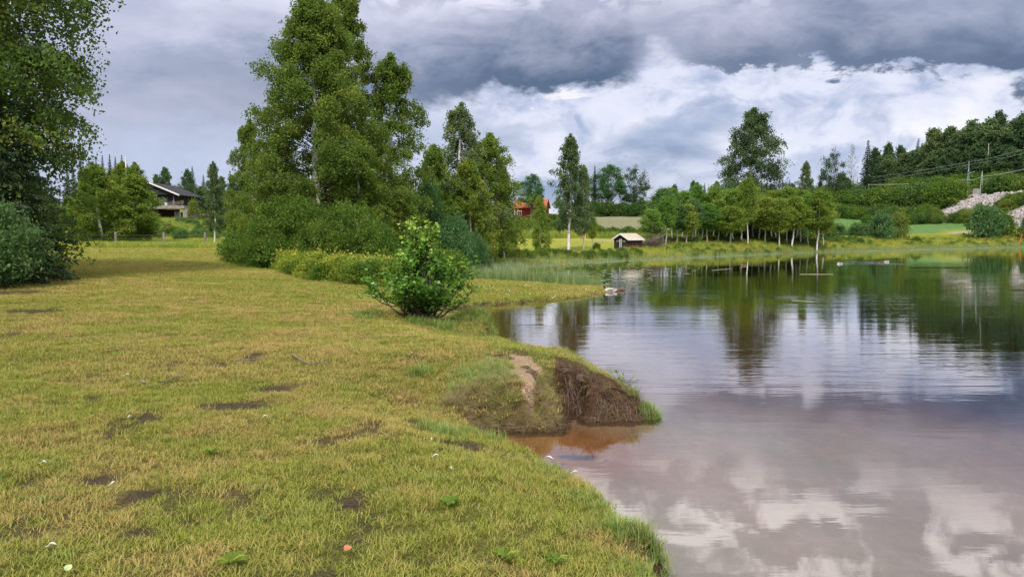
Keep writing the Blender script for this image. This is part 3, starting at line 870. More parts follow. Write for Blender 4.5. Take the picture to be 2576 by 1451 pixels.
# ------------------------------------------------------------------ prototypes
def _z(*a): return a
P_birch_big = birch(11, 12.9, .10, ((0, .45), (.18, .95), (.38, 1.0), (.6, .72), (.8, .45), (.93, .26), (1, .08)), 3.8, 170, 12, 130000, .076, .80, .42, .16, M_birch, .19, .40, lobe=.32)
P_birch_loose = birch(12, 13., .16, ((0, .4), (.2, .85), (.45, 1.0), (.7, .8), (.88, .5), (1, .12)), 2.7, 90, 9, 48000, .085, 1.15, .62, .12, M_birch, .15, .6, open_=.12)
P_birch_side = birch(13, 10.5, .10, ((0, .6), (.25, 1.0), (.55, .85), (.8, .55), (1, .1)), 2.5, 90, 9, 48000, .080, 1.0, .55, .13, M_birch, .13, .5)
P_birch_sparse = birch(14, 10.5, .22, ((0, .75), (.2, 1.0), (.5, .72), (.75, .50), (.9, .42), (1, .12)), 1.9, 90, 8, 22000, .078, 1.1, .8, .10, M_birch_g, .11, .5, open_=.1)
P_birch_mid = birch(15, 10., .13, ((0, .85), (.25, 1.0), (.55, .85), (.8, .55), (1, .12)), 2.0, 100, 9, 30000, .088, 1.0, .8, .14, M_birch_y, .10, .45)
P_birch_fargrey = birch(16, 10., .22, ((0, .7), (.3, 1.0), (.6, .72), (.85, .35), (1, .06)), 1.9, 90, 8, 22000, .105, 1.0, .5, .13, M_birch_g, .12, .45)
P_birch_yel = birch(17, 8., .08, ((0, .8), (.3, 1.0), (.6, .75), (.85, .42), (1, .08)), 1.8, 90, 8, 24000, .095, 1.0, .4, .15, M_birch_y, .08, .4)
P_giant = birch(18, 21., .10, ((0, .75), (.15, 1.0), (.4, .95), (.65, .82), (.85, .58), (1, .2)), 6.2, 130, 12, 42000, .20, .95, .7, .30, leafmat('old_birch_leaf', (.040, .080, .030), (.105, .165, .058), (.16, .21, .08)), .35, .5, open_=.05)
P_young = [birch(20 + i, 7., .44 - .03 * i, ((0, .5), (.3, 1.0), (.6, .85), (.85, .5), (1, .12)), 1.25, 60, 7, 9500, .115, 1.2, .12, .17, mm, .065, .3, strand=False, bark=bb)
           for i, (mm, bb) in enumerate([(M_willow, M_pale), (M_stand, M_pale), (M_birch_y, M_birchbark), (M_stand2, M_pale)])]
P_forest = [birch(30 + i, 16., .18, ((0, .6), (.3, 1.0), (.6, .8), (.85, .45), (1, .1)), 3.4, 80, 8, 11000, .28, 1.0, .4, .34, mm, .16, .5)
            for i, mm in enumerate([leafmat('forest_leaf', (.048, .100, .040), (.140, .215, .080), (.20, .27, .10)), leafmat('forest_leaf_dark', (.036, .080, .034), (.105, .175, .064)), M_birch_g])]
P_lind = [round_tree(40, 13, .58, (4.6, 4.6, 5.2), 120, 15000, .20, .55, M_lind, .4), round_tree(41, 12, .55, (4.0, 4.0, 5.2), 80, 8500, .20, .5, leafmat('linden_leaf_pale', (.030, .070, .026), (.080, .130, .050)), .35, shell=.5)]
P_spruce = [spruce(50, 17., 2.6, .06, 9000, .42), spruce(51, 15., 3.1, .04, 8000, .45)]
P_bush = [shrub(60, 3.6, (2.2, 2.0), 110, 24000, .075, M_bush, .26), shrub(61, 3.0, (2.0, 1.8), 90, 17000, .075, M_bush, .24)]
P_willow = shrub(62, 3.0, (1.9, 1.9), 95, 20000, .085, M_willow, .25)
P_farbush = [shrub(63 + i, 3.2, (2.0, 2.0), 60, 3800, .20, mm, .36) for i, mm in enumerate([M_bush, M_willow, leafmat('thicket_leaf', (.028, .070, .016), (.090, .165, .034), (.18, .23, .05)), leafmat('thicket_leaf_yellow', (.065, .110, .018), (.19, .24, .04), (.28, .28, .06))])]
P_dead = birch(70, 11., .25, ((0, .8), (.4, 1.0), (.8, .6), (1, .1)), 2.4, 60, 9, 700, .12, 1.3, .1, .1, M_birch_g, .12, .3, bark=M_pale)

# ------------------------------------------------------------------ trees: left edge
P_left = birch(10, 14.5, .03, ((0, .72), (.15, .82), (.3, .86), (.45, 1.0), (.75, 1.0), (.9, .8), (1, .4)), 4.4, 360, 12, 250000, .082, .55, .5, .17,
               leafmat('left_birch_leaf', (.060, .115, .020), (.150, .225, .040), (.26, .25, .05)), .24, lobe=.10, clump_var=.22)
plant(P_left, 'birch_tree', -16.2, 20.5, 'huge leafy birch filling the left edge of the picture from lawn to sky', rz=1.2)
plant(shrub(64, 3.3, (2.5, 2.2), 170, 40000, .075, M_willow, .25), 'willow_bush', -13.4, 17.6, 'grey-green willow bush spreading over the lawn at the far left', 'bush', H=2.35, W=4.9, rz=.4, crown='foliage', trunk='stem')
plant(spruce(52, 9., 3.0, .02, 26000, .20, M_spruce), 'spruce_tree', -13.1, 19.6, 'dark spruce with low drooping boughs between willow bush and left birch', H=5.2, W=4.2, rz=.2)

# central group
tree_px(P_birch_big, 'birch_tree', 795, 36, -14, 'tallest dense birch in the middle clump, pale trunk glimpsed through leaves', wpx=425, rz=.3)
tree_px(P_birch_loose, 'birch_tree', 885, 38.5, -40, 'loose airy birch whose top leaves the frame right of the tallest one', wpx=300, rz=2.0)
tree_px(P_birch_side, 'birch_tree', 985, 40, 140, 'drooping birch on the right flank of the middle clump', wpx=260, rz=4.0)
tree_px(P_birch_side, 'birch_tree', 640, 41, 300, 'shorter birch on the left flank of the middle clump', wpx=150, rz=1.0)
tree_px(P_birch_mid, 'birch_tree', 905, 35, 330, 'mid-height yellowish birch in front of the loose tall one', wpx=200, rz=3.0)
tree_px(P_birch_mid, 'birch_tree', 700, 38, 330, 'mid-height birch half merged with the tallest one, on its left', wpx=190, rz=5.0)
tree_px(P_birch_yel, 'birch_tree', 1010, 37, 470, 'small yellow-green birch at the right foot of the middle clump', wpx=150)
tree_px(P_lind[0], 'alder_tree', 1072, 44, 455, 'small dark green tree between the middle clump and the sparse birch', wpx=100)
for i, (px, Y, top, w, lab, pr) in enumerate([(735, 32.5, 492, 230, 'big round bright green bush under the tallest birch', 0), (880, 32, 518, 200, 'dark green bush right of the round bush below the birches', 1),
        (800, 31, 560, 150, 'low green bush in front of the pair below the birches', 1), (690, 31.5, 585, 130, 'light green bush at the left foot of the middle clump', 0), (950, 33, 560, 130, 'shaded bush just left of the alder', 0),
        (1040, 36, 575, 130, 'shaded bush hidden behind the alder', 1)]):
    tree_px(P_bush[pr], 'bush', px, Y, top, lab, wpx=w * 1.2, cat='bush', crown='foliage', trunk='stem')
tree_px(P_willow, 'willow_bush', 1145, 40, 552, 'rounded bright green willow bush right of the alder beside the water', wpx=150, cat='bush', crown='foliage', trunk='stem')
tree_px(P_willow, 'willow_bush', 1195, 42, 592, 'lower willow bush leaning to the water beside the rounded one', wpx=90, cat='bush', crown='foliage', trunk='stem')
# right of centre
tree_px(P_birch_sparse, 'birch_tree', 1160, 50, 258, 'sparse white-stemmed birch with thin hanging top right of the middle clump', wpx=200, rz=1.1)
tree_px(P_birch_mid, 'birch_tree', 1238, 52, 335, 'fuller birch right of the sparse white-stemmed one', wpx=205, rz=2.1)
tree_px(P_birch_sparse, 'birch_tree', 1268, 54.5, 420, 'slender birch with white foot at the edge of the far lawn', wpx=85, rz=.6)
tree_px(P_birch_yel, 'birch_tree', 1105, 47, 365, 'pale yellow-green birch left of the sparse white-stemmed one', wpx=140)
tree_px(P_birch_yel, 'birch_tree', 1190, 48, 400, 'yellow-green birch low between the sparse and the fuller birch', wpx=140)
tree_px(P_birch_fargrey, 'birch_tree', 1430, 66, 337, 'slim white-stemmed birch standing alone between far lawn and red house', wpx=112, rz=.9)
tree_px(P_birch_fargrey, 'birch_tree', 1468, 70, 415, 'smaller greyish birch close behind the lone white-stemmed birch', wpx=60)
tree_px(P_birch_yel, 'sapling', 1358, 62.5, 492, 'thin yellow-green sapling on the far lawn in front of red house', wpx=60, cat='sapling')
tree_px(P_young[3], 'sapling', 1490, 72, 545, 'very thin bare-stemmed sapling between lone birch and shed', wpx=26, cat='sapling')
tree_px(P_lind[0], 'linden_tree', 1336, 183, 438, 'round dark linden in front of the red house', wpx=76)
tree_px(P_lind[0], 'linden_tree', 1528, 205, 415, 'large dark linden on the field brow, left of a paler one', wpx=105, rz=1)
tree_px(P_lind[1], 'linden_tree', 1592, 207, 418, 'paler linden with limbs showing at right of the dark one', wpx=80, rz=2)
tree_px(P_spruce[0], 'spruce_tree', 1494, 203, 415, 'thin dark spruce at the left side of the large dark linden', wpx=34)
tree_px(P_young[1], 'sapling', 1640, 76, 528, 'light green young tree right behind the shed and brush pile', wpx=62, cat='sapling')
tree_px(P_young[2], 'sapling', 1368, 120, 545, 'small yellowish tree just right of the red house', wpx=44, cat='sapling')

# young stand on the far shore
stand = [(1664, 82, 478, 0), (1690, 86, 470, 1), (1672, 79, 500, 1), (1712, 88, 486, 1), (1738, 84, 505, 0), (1745, 90, 472, 1), (1765, 92, 492, 3), (1790, 90, 470, 1), (1805, 86, 500, 3), (1822, 93, 478, 1), (1842, 88, 482, 1),
         (1862, 94, 470, 3), (1879, 86, 450, 2), (1905, 93, 490, 1), (1922, 90, 500, 3), (1940, 94, 480, 2), (1958, 88, 495, 3), (1976, 92, 478, 3), (1988, 89, 490, 2), (2010, 94, 480, 3), (2030, 92, 490, 1), (2052, 90, 488, 2), (2068, 94, 510, 3), (1725, 82, 520, 3),
         (1700, 82, 512, 0), (1778, 85, 516, 1), (1834, 85, 515, 3), (1893, 97, 475, 1), (1950, 98, 482, 1), (2000, 98, 488, 3), (1655, 90, 492, 1), (1755, 97, 486, 3)]
G_ST = 'young trees in the stand on the far shore'
special = {12: 'tallest young birch of the far stand, slanting white stem', 4: 'blue-green feathery young tree in the left part of the far stand', 0: 'young tree at the left end of the far stand', 21: 'young birch at the right end of the far stand, white stem'}
kinds_ = ['feathery blue-green young tree', 'fresh green young aspen', 'yellow-green young birch', 'olive green young tree']
sord = sorted(range(len(stand)), key=lambda q: stand[q][0])
for i, (px, Y, top, pr) in enumerate(stand):
    tree_px(P_young[pr], 'young_tree', px, Y, top + random.uniform(-6, 6), special.get(i, kinds_[pr] + ' in the far shore stand, ' + ordl(sord.index(i), len(stand))), wpx=random.uniform(52, 84), group=G_ST)
# pale bare stems showing under the crowns
tree_px(P_giant, 'birch_tree', 1882, 128, 272, 'giant old birch towering above the young stand on the far shore', wpx=205, rz=.5)
tree_px(P_birch_fargrey, 'birch_tree', 2018, 150, 405, 'small airy birch alone against the sky right of the giant birch', wpx=56)
tree_px(P_lind[1], 'broadleaf_tree', 2088, 195, 378, 'broad rounded tree at the left end of the hillside wood', wpx=74)
tree_px(P_dead, 'bare_tree', 2132, 215, 362, 'leafless pale tree beside the pointed spruce on the hillside', wpx=44)
tree_px(P_spruce[1], 'spruce_tree', 2172, 228, 350, 'pointed dark spruce right of the leafless tree on the hillside', wpx=62)
wood = [(2110, 205, 440, 60, 1), (2205, 232, 415, 56, 1), (2228, 232, 392, 56, 0), (2250, 236, 398, 54, 1), (2270, 230, 384, 56, 2), (2292, 226, 372, 60, 1), (2312, 222, 362, 64, 0), (2334, 214, 322, 66, 2), (2352, 220, 352, 60, 1), (2376, 212, 318, 70, 2),
        (2398, 208, 330, 72, 1), (2422, 204, 304, 76, 0), (2446, 200, 310, 76, 1), (2470, 196, 300, 80, 0), (2498, 200, 280, 66, 1), (2522, 192, 305, 84, 0), (2548, 190, 288, 86, 1), (2574, 186, 292, 90, 1), (2610, 184, 280, 95, 0),
        (2240, 246, 420, 60, 0), (2300, 238, 400, 70, 1), (2360, 228, 372, 70, 1), (2410, 220, 350, 70, 1), (2460, 214, 335, 80, 1), (2510, 208, 340, 80, 1), (2560, 204, 330, 80, 1), (2385, 200, 372, 70, 1), (2440, 192, 376, 70, 1), (2490, 186, 370, 74, 1), (2535, 182, 372, 80, 1), (2330, 208, 392, 64, 1), (2275, 222, 422, 60, 1)]
G_W = 'trees of the hillside wood'
word_ = sorted(range(len(wood)), key=lambda q: wood[q][0])
wk_ = ['mid green', 'dark green', 'grey-green']
for i, (px, Y, top, w, pr) in enumerate(wood):
    lab = {7: 'white-stemmed birch standing forward at the edge of the hillside wood', 14: 'darkest tall tree poking highest out of the hillside wood', 0: 'small brownish tree at left end of the hillside wood'}.get(i, wk_[pr] + (' back-row' if i >= 19 else ' front-row') + ' tree in the hillside wood, ' + ordl(word_.index(i), len(wood)))
    tree_px(P_forest[pr], 'wood_tree', px, Y, top, lab, wpx=w * 1.25, group=G_W)
for px, Y, top, w, lab in [(2500, 196, 272, 50, 'dark conifer rising above the middle of the hillside wood'), (2345, 206, 420, 60, 'shadowed conifer low in the hillside wood left of the masts'), (2385, 198, 425, 60, 'shadowed conifer low in the hillside wood above the tall mast'), (2555, 178, 400, 60, 'shadowed conifer low at the right end of the hillside wood')]:
    tree_px(P_spruce[1], 'spruce_tree', px, Y, top, lab, wpx=w)
# single bushes on the right meadow
tree_px(P_farbush[1], 'bush', 2214, 111, 535, 'round dark bush standing on the meadow by the far shore', wpx=74, cat='bush', crown='foliage', trunk='stem')
tree_px(P_farbush[3], 'bush', 2250, 118, 540, 'yellowish bush just behind the round dark meadow bush', wpx=60, cat='bush', crown='foliage', trunk='stem')
tree_px(P_farbush[1], 'bush', 2470, 128, 515, 'wide willow bush on the meadow below the railway masts', wpx=100, cat='bush', crown='foliage', trunk='stem')
tree_px(P_farbush[0], 'bush', 2510, 130, 535, 'lower bush joined to the right of the wide willow bush', wpx=80, cat='bush', crown='foliage', trunk='stem')
tree_px(P_farbush[1], 'bush', 2580, 126, 540, 'bush cut by the right edge of the picture', wpx=50, cat='bush', crown='foliage', trunk='stem')
tree_px(P_farbush[0], 'bush', 2300, 112, 596, 'tiny green bush low in the far meadow', wpx=30, cat='bush', crown='foliage', trunk='stem')
tree_px(P_farbush[0], 'bush', 1500, 70, 612, 'small round bush beside the dirt path left of shed', wpx=26, cat='bush', crown='foliage', trunk='stem')
# left background
tree_px(P_birch_fargrey, 'birch_tree', 543, 66, 406, 'lone slim birch with white stem in front of the house hill', wpx=66, rz=.5)
tree_px(P_farbush[0], 'bush', 597, 75, 538, 'round clipped-looking bush right of the lone slim birch', wpx=58, cat='bush', crown='foliage', trunk='stem')
tree_px(P_birch_yel, 'birch_tree', 262, 66, 415, 'birch with forked white stem behind the fence, left one', wpx=160, rz=1)
tree_px(P_birch_yel, 'birch_tree', 345, 70, 440, 'bushy yellow-green birch behind the fence beneath the flagpole', wpx=165, rz=2.5)
tree_px(P_birch_mid, 'birch_tree', 352, 92, 408, 'greyish birch behind the bushy one, left of the house', wpx=100)
tree_px(P_birch_mid, 'birch_tree', 318, 100, 405, 'grey-green birch right behind the flagpole', z=None, wpx=110)
tree_px(P_birch_yel, 'birch_tree', 222, 72, 460, 'green tree low between left spruce and forked birch', wpx=80)
for i, (px, top) in enumerate([(215, 395), (236, 392), (254, 398), (270, 388), (288, 386), (302, 392), (318, 388)]):
    tree_px(P_spruce[0], 'spruce_tree', px, 225 + (i % 3) * 7, top, 'dark spruce in the row behind the flagpole birches, ' + ORD[i] + ' from left', wpx=34, group='row of spruces behind the flagpole')
tree_px(P_lind[1], 'maple_tree', 470, 210, 450, 'open-crowned tree to the right behind the dark house', wpx=64)
tree_px(P_forest[0], 'tree', 512, 205, 470, 'green tree between the house and the lone slim birch', wpx=60)
tree_px(P_forest[0], 'tree', 585, 200, 480, 'green tree behind the round bush at the hill crest', wpx=60)
for px, Y, top, w, lab, pr in [(494, 172, 505, 34, 'yellowish bush at right end of the house deck', 3), (570, 130, 505, 50, 'yellow-flowering bush on the slope right of the lone birch', 3), (610, 120, 520, 60, 'tall green shrub left behind the middle clump', 0)]:
    tree_px(P_farbush[pr], 'bush', px, Y, top, lab, wpx=w, cat='bush', crown='foliage', trunk='stem')
# big alder bush in the foreground
def rounded_leaf(b, P, Nrm, size, tint):
    n = len(P)
    u = rng.normal(size=(n, 3)); u = np.cross(Nrm, u); u /= np.linalg.norm(u, axis=1, keepdims=True)
    w = np.cross(Nrm, u)
    prof = [(-.5, 0), (-.3, .32), (.1, .46), (.42, .30), (.5, 0), (.42, -.30), (.1, -.46), (-.3, -.32)]
    sz = (size * rng.uniform(.6, 1.25, n))[:, None]
    R_ = [P + u * sz * a_ + w * sz * c_ + Nrm * sz * (.16 * abs(c_) * 2 - .18 * a_ * a_) for a_, c_ in prof]
    V = np.stack(R_, 1).reshape(-1, 3)
    base = np.arange(n)[:, None] * 8
    F = np.concatenate([base + np.array([[0, 1, 2, 3]]), base + np.array([[0, 3, 4, 4]])[:, :4]], 0)
    F1 = base + np.array([[0, 1, 2, 3]]); F2 = base + np.array([[0, 3, 4, 5]]); F3 = base + np.array([[0, 5, 6, 7]])
    b.add(V, np.concatenate([F1, F2, F3]), np.concatenate([tint, tint, tint]))
def build_alder():
    global rng
    rng = np.random.default_rng(77)
    tb = MB(); lb = MB(); P = []; Nn = []; T = []
    for i in range(64):
        a = rng.uniform(0, 2 * pi)
        tall = rng.uniform(0, 1) ** .8
        L = rng.uniform(1.75, 2.3) if tall > .78 else rng.uniform(.8, 1.75)
        out_ = (1.05 - tall) * rng.uniform(.7, 1.15)
        out_ = min(out_, 1.0)
        if i < 1: a = pi + rng.normal(0, .25); out_ = .95; L = 1.05
        b0 = np.array([rng.normal(0, .10), rng.normal(0, .08), 0])
        s = np.linspace(0, 1, 7)
        wob = rng.normal(0, .03, (7, 3)); wob[0] = 0
        pts = b0 + np.c_[cos(a) * out_ * s ** .8, sin(a) * out_ * s ** .8, L * (s * .85 + .15 * s ** 2) * (1 - .35 * out_)] + wob
        tb.tube(pts, np.linspace(.020, .004, 7), 5, cap=False)
        for j in range(21):
            sj = rng.uniform(.12, 1.0)
            bp = np.array([np.interp(sj, s, pts[:, c_]) for c_ in range(3)])
            if i < 1 and sj < .8: continue
            if float(vnoise(np.array([bp[0] * 2.6 + 9]), np.array([bp[2] * 2.6 + bp[1] * 1.3]), 5)[0]) < (.36 if bp[2] < 1.35 else .15): continue
            d = rng.normal(size=3); d[2] = abs(d[2]) * .6 + .1; d /= np.linalg.norm(d)
            ln = rng.uniform(.10, .32)
            e = bp + d * ln
            tb.tube([bp, bp + d * ln * .5 + np.array([0, 0, .01]), e], [.006, .004, .002], 3, cap=False)
            nn = rng.integers(4, 9)
            r = rng.uniform(.3, 1.1, nn)[:, None]
            P.append(bp + d * ln * r + rng.normal(0, .035, (nn, 3)))
            q = rng.normal(size=(nn, 3)) * .75; q[:, 2] += .9; q /= np.linalg.norm(q, axis=1, keepdims=True)
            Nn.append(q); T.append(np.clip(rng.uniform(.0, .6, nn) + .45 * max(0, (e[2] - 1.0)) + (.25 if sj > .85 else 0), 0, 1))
    P = np.concatenate(P); Nn = np.concatenate(Nn); T = np.concatenate(T)
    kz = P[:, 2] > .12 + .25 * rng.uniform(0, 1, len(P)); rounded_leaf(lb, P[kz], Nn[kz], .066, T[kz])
    return dict(H=2.15, W=2.0, crown=lb.mesh('foliage', M_alder), trunk=tb.mesh('stem', simple('alder_bark', (.022, .016, .012), (.06, .05, .045), 20, .8, .2)))
AX, AY = (1058 - CX) / FPX * 15.6, 15.6
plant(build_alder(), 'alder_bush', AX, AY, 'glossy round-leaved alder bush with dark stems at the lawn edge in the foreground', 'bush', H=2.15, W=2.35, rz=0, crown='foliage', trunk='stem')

# ------------------------------------------------------------------ scattered cover by geometry nodes (kind = stuff)
def blades(seed, n, rad, hmin, hmax, w, lean=.5, mat_=None, seg=3, curl=.6, name='tuft', upright=False):
    r = np.random.default_rng(seed)
    b = MB()
    a = r.uniform(0, 2 * pi, n); rr = rad * np.sqrt(r.uniform(0, 1, n))
    bx = rr * np.cos(a); by = rr * np.sin(a)
    H = r.uniform(hmin, hmax, n); la = r.uniform(0, 2 * pi, n); ll = H * lean * r.uniform(.2, 1.2, n)
    tw = la + pi / 2
    s = np.linspace(0, 1, seg + 1)
    rows = []
    for q in s:
        cx_ = bx + np.cos(la) * ll * q ** (1 + curl); cy_ = by + np.sin(la) * ll * q ** (1 + curl)
        cz_ = H * (q - .25 * lean * q * q)
        ww = w * (1 - q) ** .6 * .5
        if q == 1: rows.append(np.stack([cx_, cy_, cz_], -1)[:, None, :])
        else:
            rows.append(np.stack([np.stack([cx_ - np.cos(tw) * ww, cy_ - np.sin(tw) * ww, cz_], -1), np.stack([cx_ + np.cos(tw) * ww, cy_ + np.sin(tw) * ww, cz_], -1)], 1))
    V = np.concatenate(rows, 1); m_ = V.shape[1]
    base = np.arange(n)[:, None] * m_
    T = r.uniform(0, 1, n)
    V = V.reshape(-1, 3)
    Fq = np.concatenate([base + np.array([[2 * i, 2 * i + 1, 2 * i + 3, 2 * i + 2]]) for i in range(seg - 1)], 0)
    b.add(V, Fq, np.tile(T, seg - 1))
    n0 = b.n
    ft = base + np.array([[2 * seg - 2, 2 * seg - 1, 2 * seg]])
    b.V.append(np.zeros((0, 3), dtype=np.float32)); b.I.append(ft.ravel().astype(np.int32)); b.Sz.append(np.full(n, 3, dtype=np.int32)); b.T.append(T.astype(np.float32)); b.M.append(np.zeros(n, dtype=np.int32))
    return bpy.data.objects.new(name, b.mesh(name, mat_))

def scatter(name, protos, P, scl, itint, label, cat, rot=None, kind='stuff', scz=None):
    """one object of kind stuff: points carrying scale / rotation / tint, instanced by geometry nodes"""
    n = len(P)
    if n == 0: return None
    me = bpy.data.meshes.new(name)
    me.vertices.add(n); me.vertices.foreach_set('co', np.asarray(P, dtype=np.float32).ravel())
    r = np.random.default_rng(n)
    if rot is None:
        rot = np.c_[r.normal(0, .06, n), r.normal(0, .06, n), r.uniform(0, 6.283, n)]
    sc_ = np.c_[scl, scl, scl if scz is None else scz]
    for nm, ty, key, arr in [('rot', 'FLOAT_VECTOR', 'vector', rot), ('scl', 'FLOAT_VECTOR', 'vector', sc_), ('itint', 'FLOAT', 'value', itint)]:
        a_ = me.attributes.new(nm, ty, 'POINT'); a_.data.foreach_set(key, np.asarray(arr, dtype=np.float32).ravel())
    a_ = me.attributes.new('pick', 'INT', 'POINT'); a_.data.foreach_set('value', r.integers(0, len(protos), n).astype(np.int32))
    o = link(name, me); tag(o, label, cat, kind=kind)
    ng = bpy.data.node_groups.new(name, 'GeometryNodeTree')
    ng.interface.new_socket('Geometry', in_out='INPUT', socket_type='NodeSocketGeometry')
    ng.interface.new_socket('Geometry', in_out='OUTPUT', socket_type='NodeSocketGeometry')
    q = NT(ng)
    gi = q.new('NodeGroupInput'); go = q.new('NodeGroupOutput')
    iop = q.new('GeometryNodeInstanceOnPoints')
    q.l.new(gi.outputs[0], iop.inputs['Points'])
    g2i = q.new('GeometryNodeGeometryToInstance')
    for po in reversed(protos):
        oi = q.new('GeometryNodeObjectInfo'); oi.inputs[0].default_value = po; oi.inputs['As Instance'].default_value = True
        q.l.new(oi.outputs['Geometry'], g2i.inputs[0])
    q.l.new(g2i.outputs[0], iop.inputs['Instance'])
    iop.inputs['Pick Instance'].default_value = True
    def attr(nm, ty):
        a_ = q.new('GeometryNodeInputNamedAttribute', data_type=ty); a_.inputs[0].default_value = nm
        return a_.outputs[0]
    q.l.new(attr('pick', 'INT'), iop.inputs['Instance Index'])
    e2r = q.new('FunctionNodeEulerToRotation'); q.l.new(attr('rot', 'FLOAT_VECTOR'), e2r.inputs[0])
    q.l.new(e2r.outputs[0], iop.inputs['Rotation'])
    q.l.new(attr('scl', 'FLOAT_VECTOR'), iop.inputs['Scale'])
    q.l.new(iop.outputs[0], go.inputs[0])
    md = o.modifiers.new('scatter', 'NODES'); md.node_group = ng
    return o

R2 = np.random.default_rng(99)
lawn_t = [blades(100 + i, 34, .075, .020, .052, .0045, 1.2, M_grass, name='lawn_tuft') for i in range(4)]
# near lawn
def rnd_wedge(n, y0, y1, xr=.74, xlim=None):
    y = np.sqrt(R2.uniform(y0 * y0, y1 * y1, n)); x = R2.uniform(-1, 1, n) * (y * xr + 2.6)
    return x, y
def tint_of(x, y):
    return np.clip(.75 * sst(.42, .74, fbm(x * 1.7, y * 1.7, 72)) + .5 * sst(.45, .7, fbm(x * .35, y * .35, 71)) + .10 + R2.normal(0, .36, len(x)), 0, 1)
X_, Y_, Sc, Tn = [], [], [], []
for n, y0, y1, s0 in [(29000, .8, 8, 1.0), (31000, 8, 16, 1.35), (28000, 16, 30, 2.0), (17000, 30, 52, 3.0)]:
    x, y = rnd_wedge(n, y0, y1)
    d = shore_d(x, y); l1, l2_ = lawn_mask(x, y); sn, so = spit_masks(x, y)
    s_ = soil_lawn(x, y)
    keep = l1 & (d > .04) & ~(sn & (R2.uniform(0, 1, n) > .06)) & ~(so & (R2.uniform(0, 1, n) > .08)) & (R2.uniform(0, 1, n) > np.clip(s_ * 1.5, 0, .97))
    x, y = x[keep], y[keep]
    X_.append(x); Y_.append(y); Sc.append(s0 * R2.uniform(.65, 1.35, len(x))); Tn.append(tint_of(x, y))
x = np.concatenate(X_); y = np.concatenate(Y_); sc_ = np.concatenate(Sc); tn = np.concatenate(Tn)
scatter('lawn_grass', lawn_t, np.c_[x, y, ground(x, y) - .004], sc_, tn, 'short mown grass of the lawn, green with yellow and straw patches', 'grass', scz=sc_ ** .45 * R2.uniform(.7, 1.25, len(x)))
# coarser green clumps and clover-like patches in the turf
n = 9000
x, y = rnd_wedge(n, 2.6, 24); m_ = fbm(x * .9 + 3, y * .9, 201, 3); l1, l2_ = lawn_mask(x, y)
kp = l1 & (shore_d(x, y) > .1) & (m_ > .53) & (soil_lawn(x, y) < .3) & (R2.uniform(0, 1, n) < .6)
x, y = x[kp], y[kp]
scatter('coarse_lawn_tufts', [blades(190 + i, 22, .05, .030, .075, .0055, 1.0, M_bank, name='coarse_tuft') for i in range(3)], np.c_[x, y, ground(x, y) - .004], R2.uniform(.5, 1.25, len(x)), np.clip(R2.normal(.15, .25, len(x)), 0, 1), 'coarser dark green clumps of grass in the lawn', 'grass')
# bank grass: longer, along the water's edge and over the spit
bank_t = [blades(120 + i, 46, .085, .08, .21, .0052, .95, M_bank, seg=4, name='bank_tuft') for i in range(4)]
n = 60000
x = R2.uniform(-3.2, 3.2, n); y = R2.uniform(3.4, 20, n)
d = shore_d(x, y); sn, so = spit_masks(x, y + .06)
pr_ = np.where(d < .45, .75, 0) + np.where((y > 8.2) & (y < 11.2) & (x > -.9) & (x < 1.75) & (d < 1.3), .35, 0)
keep = (d > .02) & (d < 1.4) & ~(sn & (R2.uniform(0, 1, n) > .01)) & ~(so & (R2.uniform(0, 1, n) > .02)) & (R2.uniform(0, 1, n) < pr_ * np.where(y < 8, .20, .34) * np.clip(6 / y + .3, 0, 1))
x, y, d = x[keep], y[keep], d[keep]
def slope_rot(x, y, amt=.9):
    e = .06
    gxs = (ground(x + e, y) - ground(x - e, y)) / (2 * e); gys = (ground(x, y + e) - ground(x, y - e)) / (2 * e)
    ax_ = np.arctan(np.clip(gys, -1.6, 1.6)) * amt; ay_ = -np.arctan(np.clip(gxs, -1.6, 1.6)) * amt
    return np.c_[ax_ + R2.normal(0, .1, len(x)), ay_ + R2.normal(0, .1, len(x)), R2.uniform(-.5, .5, len(x))]
tb_ = np.clip(R2.normal(.25, .25, len(x)) + .45 * ((x < .6) & (y > 8) & (y < 9.4)), 0, 1)
s_ = R2.uniform(.35, 1.1, len(x)) * np.where(d < .3, 1.0, .7) * np.where(y < 8, .50, 1) * np.where((y > 8) & (x > -.9), .62, 1)
scatter('bank_grass', bank_t, np.c_[x, y, ground(x, y) - .01], s_, tb_, 'longer grass hanging over the bank edge and the eroded spit', 'grass', rot=slope_rot(x, y))
# dry grass and rootlets hanging down the cut bank
n = 9000
x = R2.uniform(-.75, 1.75, n); y = R2.uniform(7.9, 10.2, n); d = shore_d(x, y)
kp = (d > .0) & (d < .34) & (y < 10.02 - (x - .62) * .7) & (R2.uniform(0, 1, n) < np.where(x < .6, .24, .10) * np.clip(1.3 - d * 2.5, 0, 1))
x, y = x[kp], y[kp]; rr_ = slope_rot(x, y, 1.25); 
scatter('hanging_dry_grass', [blades(180 + i, 20, .05, .05, .15, 0.0035, 1.5, M_dry, seg=4, curl=1.0, name='dry_tuft') for i in range(3)], np.c_[x, y + .04, ground(x, y)], R2.uniform(.6, 1.3, len(x)), np.clip(R2.normal(.95, .2, len(x)), .3, 1), 'dry brown grass and rootlets hanging down the cut bank', 'grass', rot=rr_)
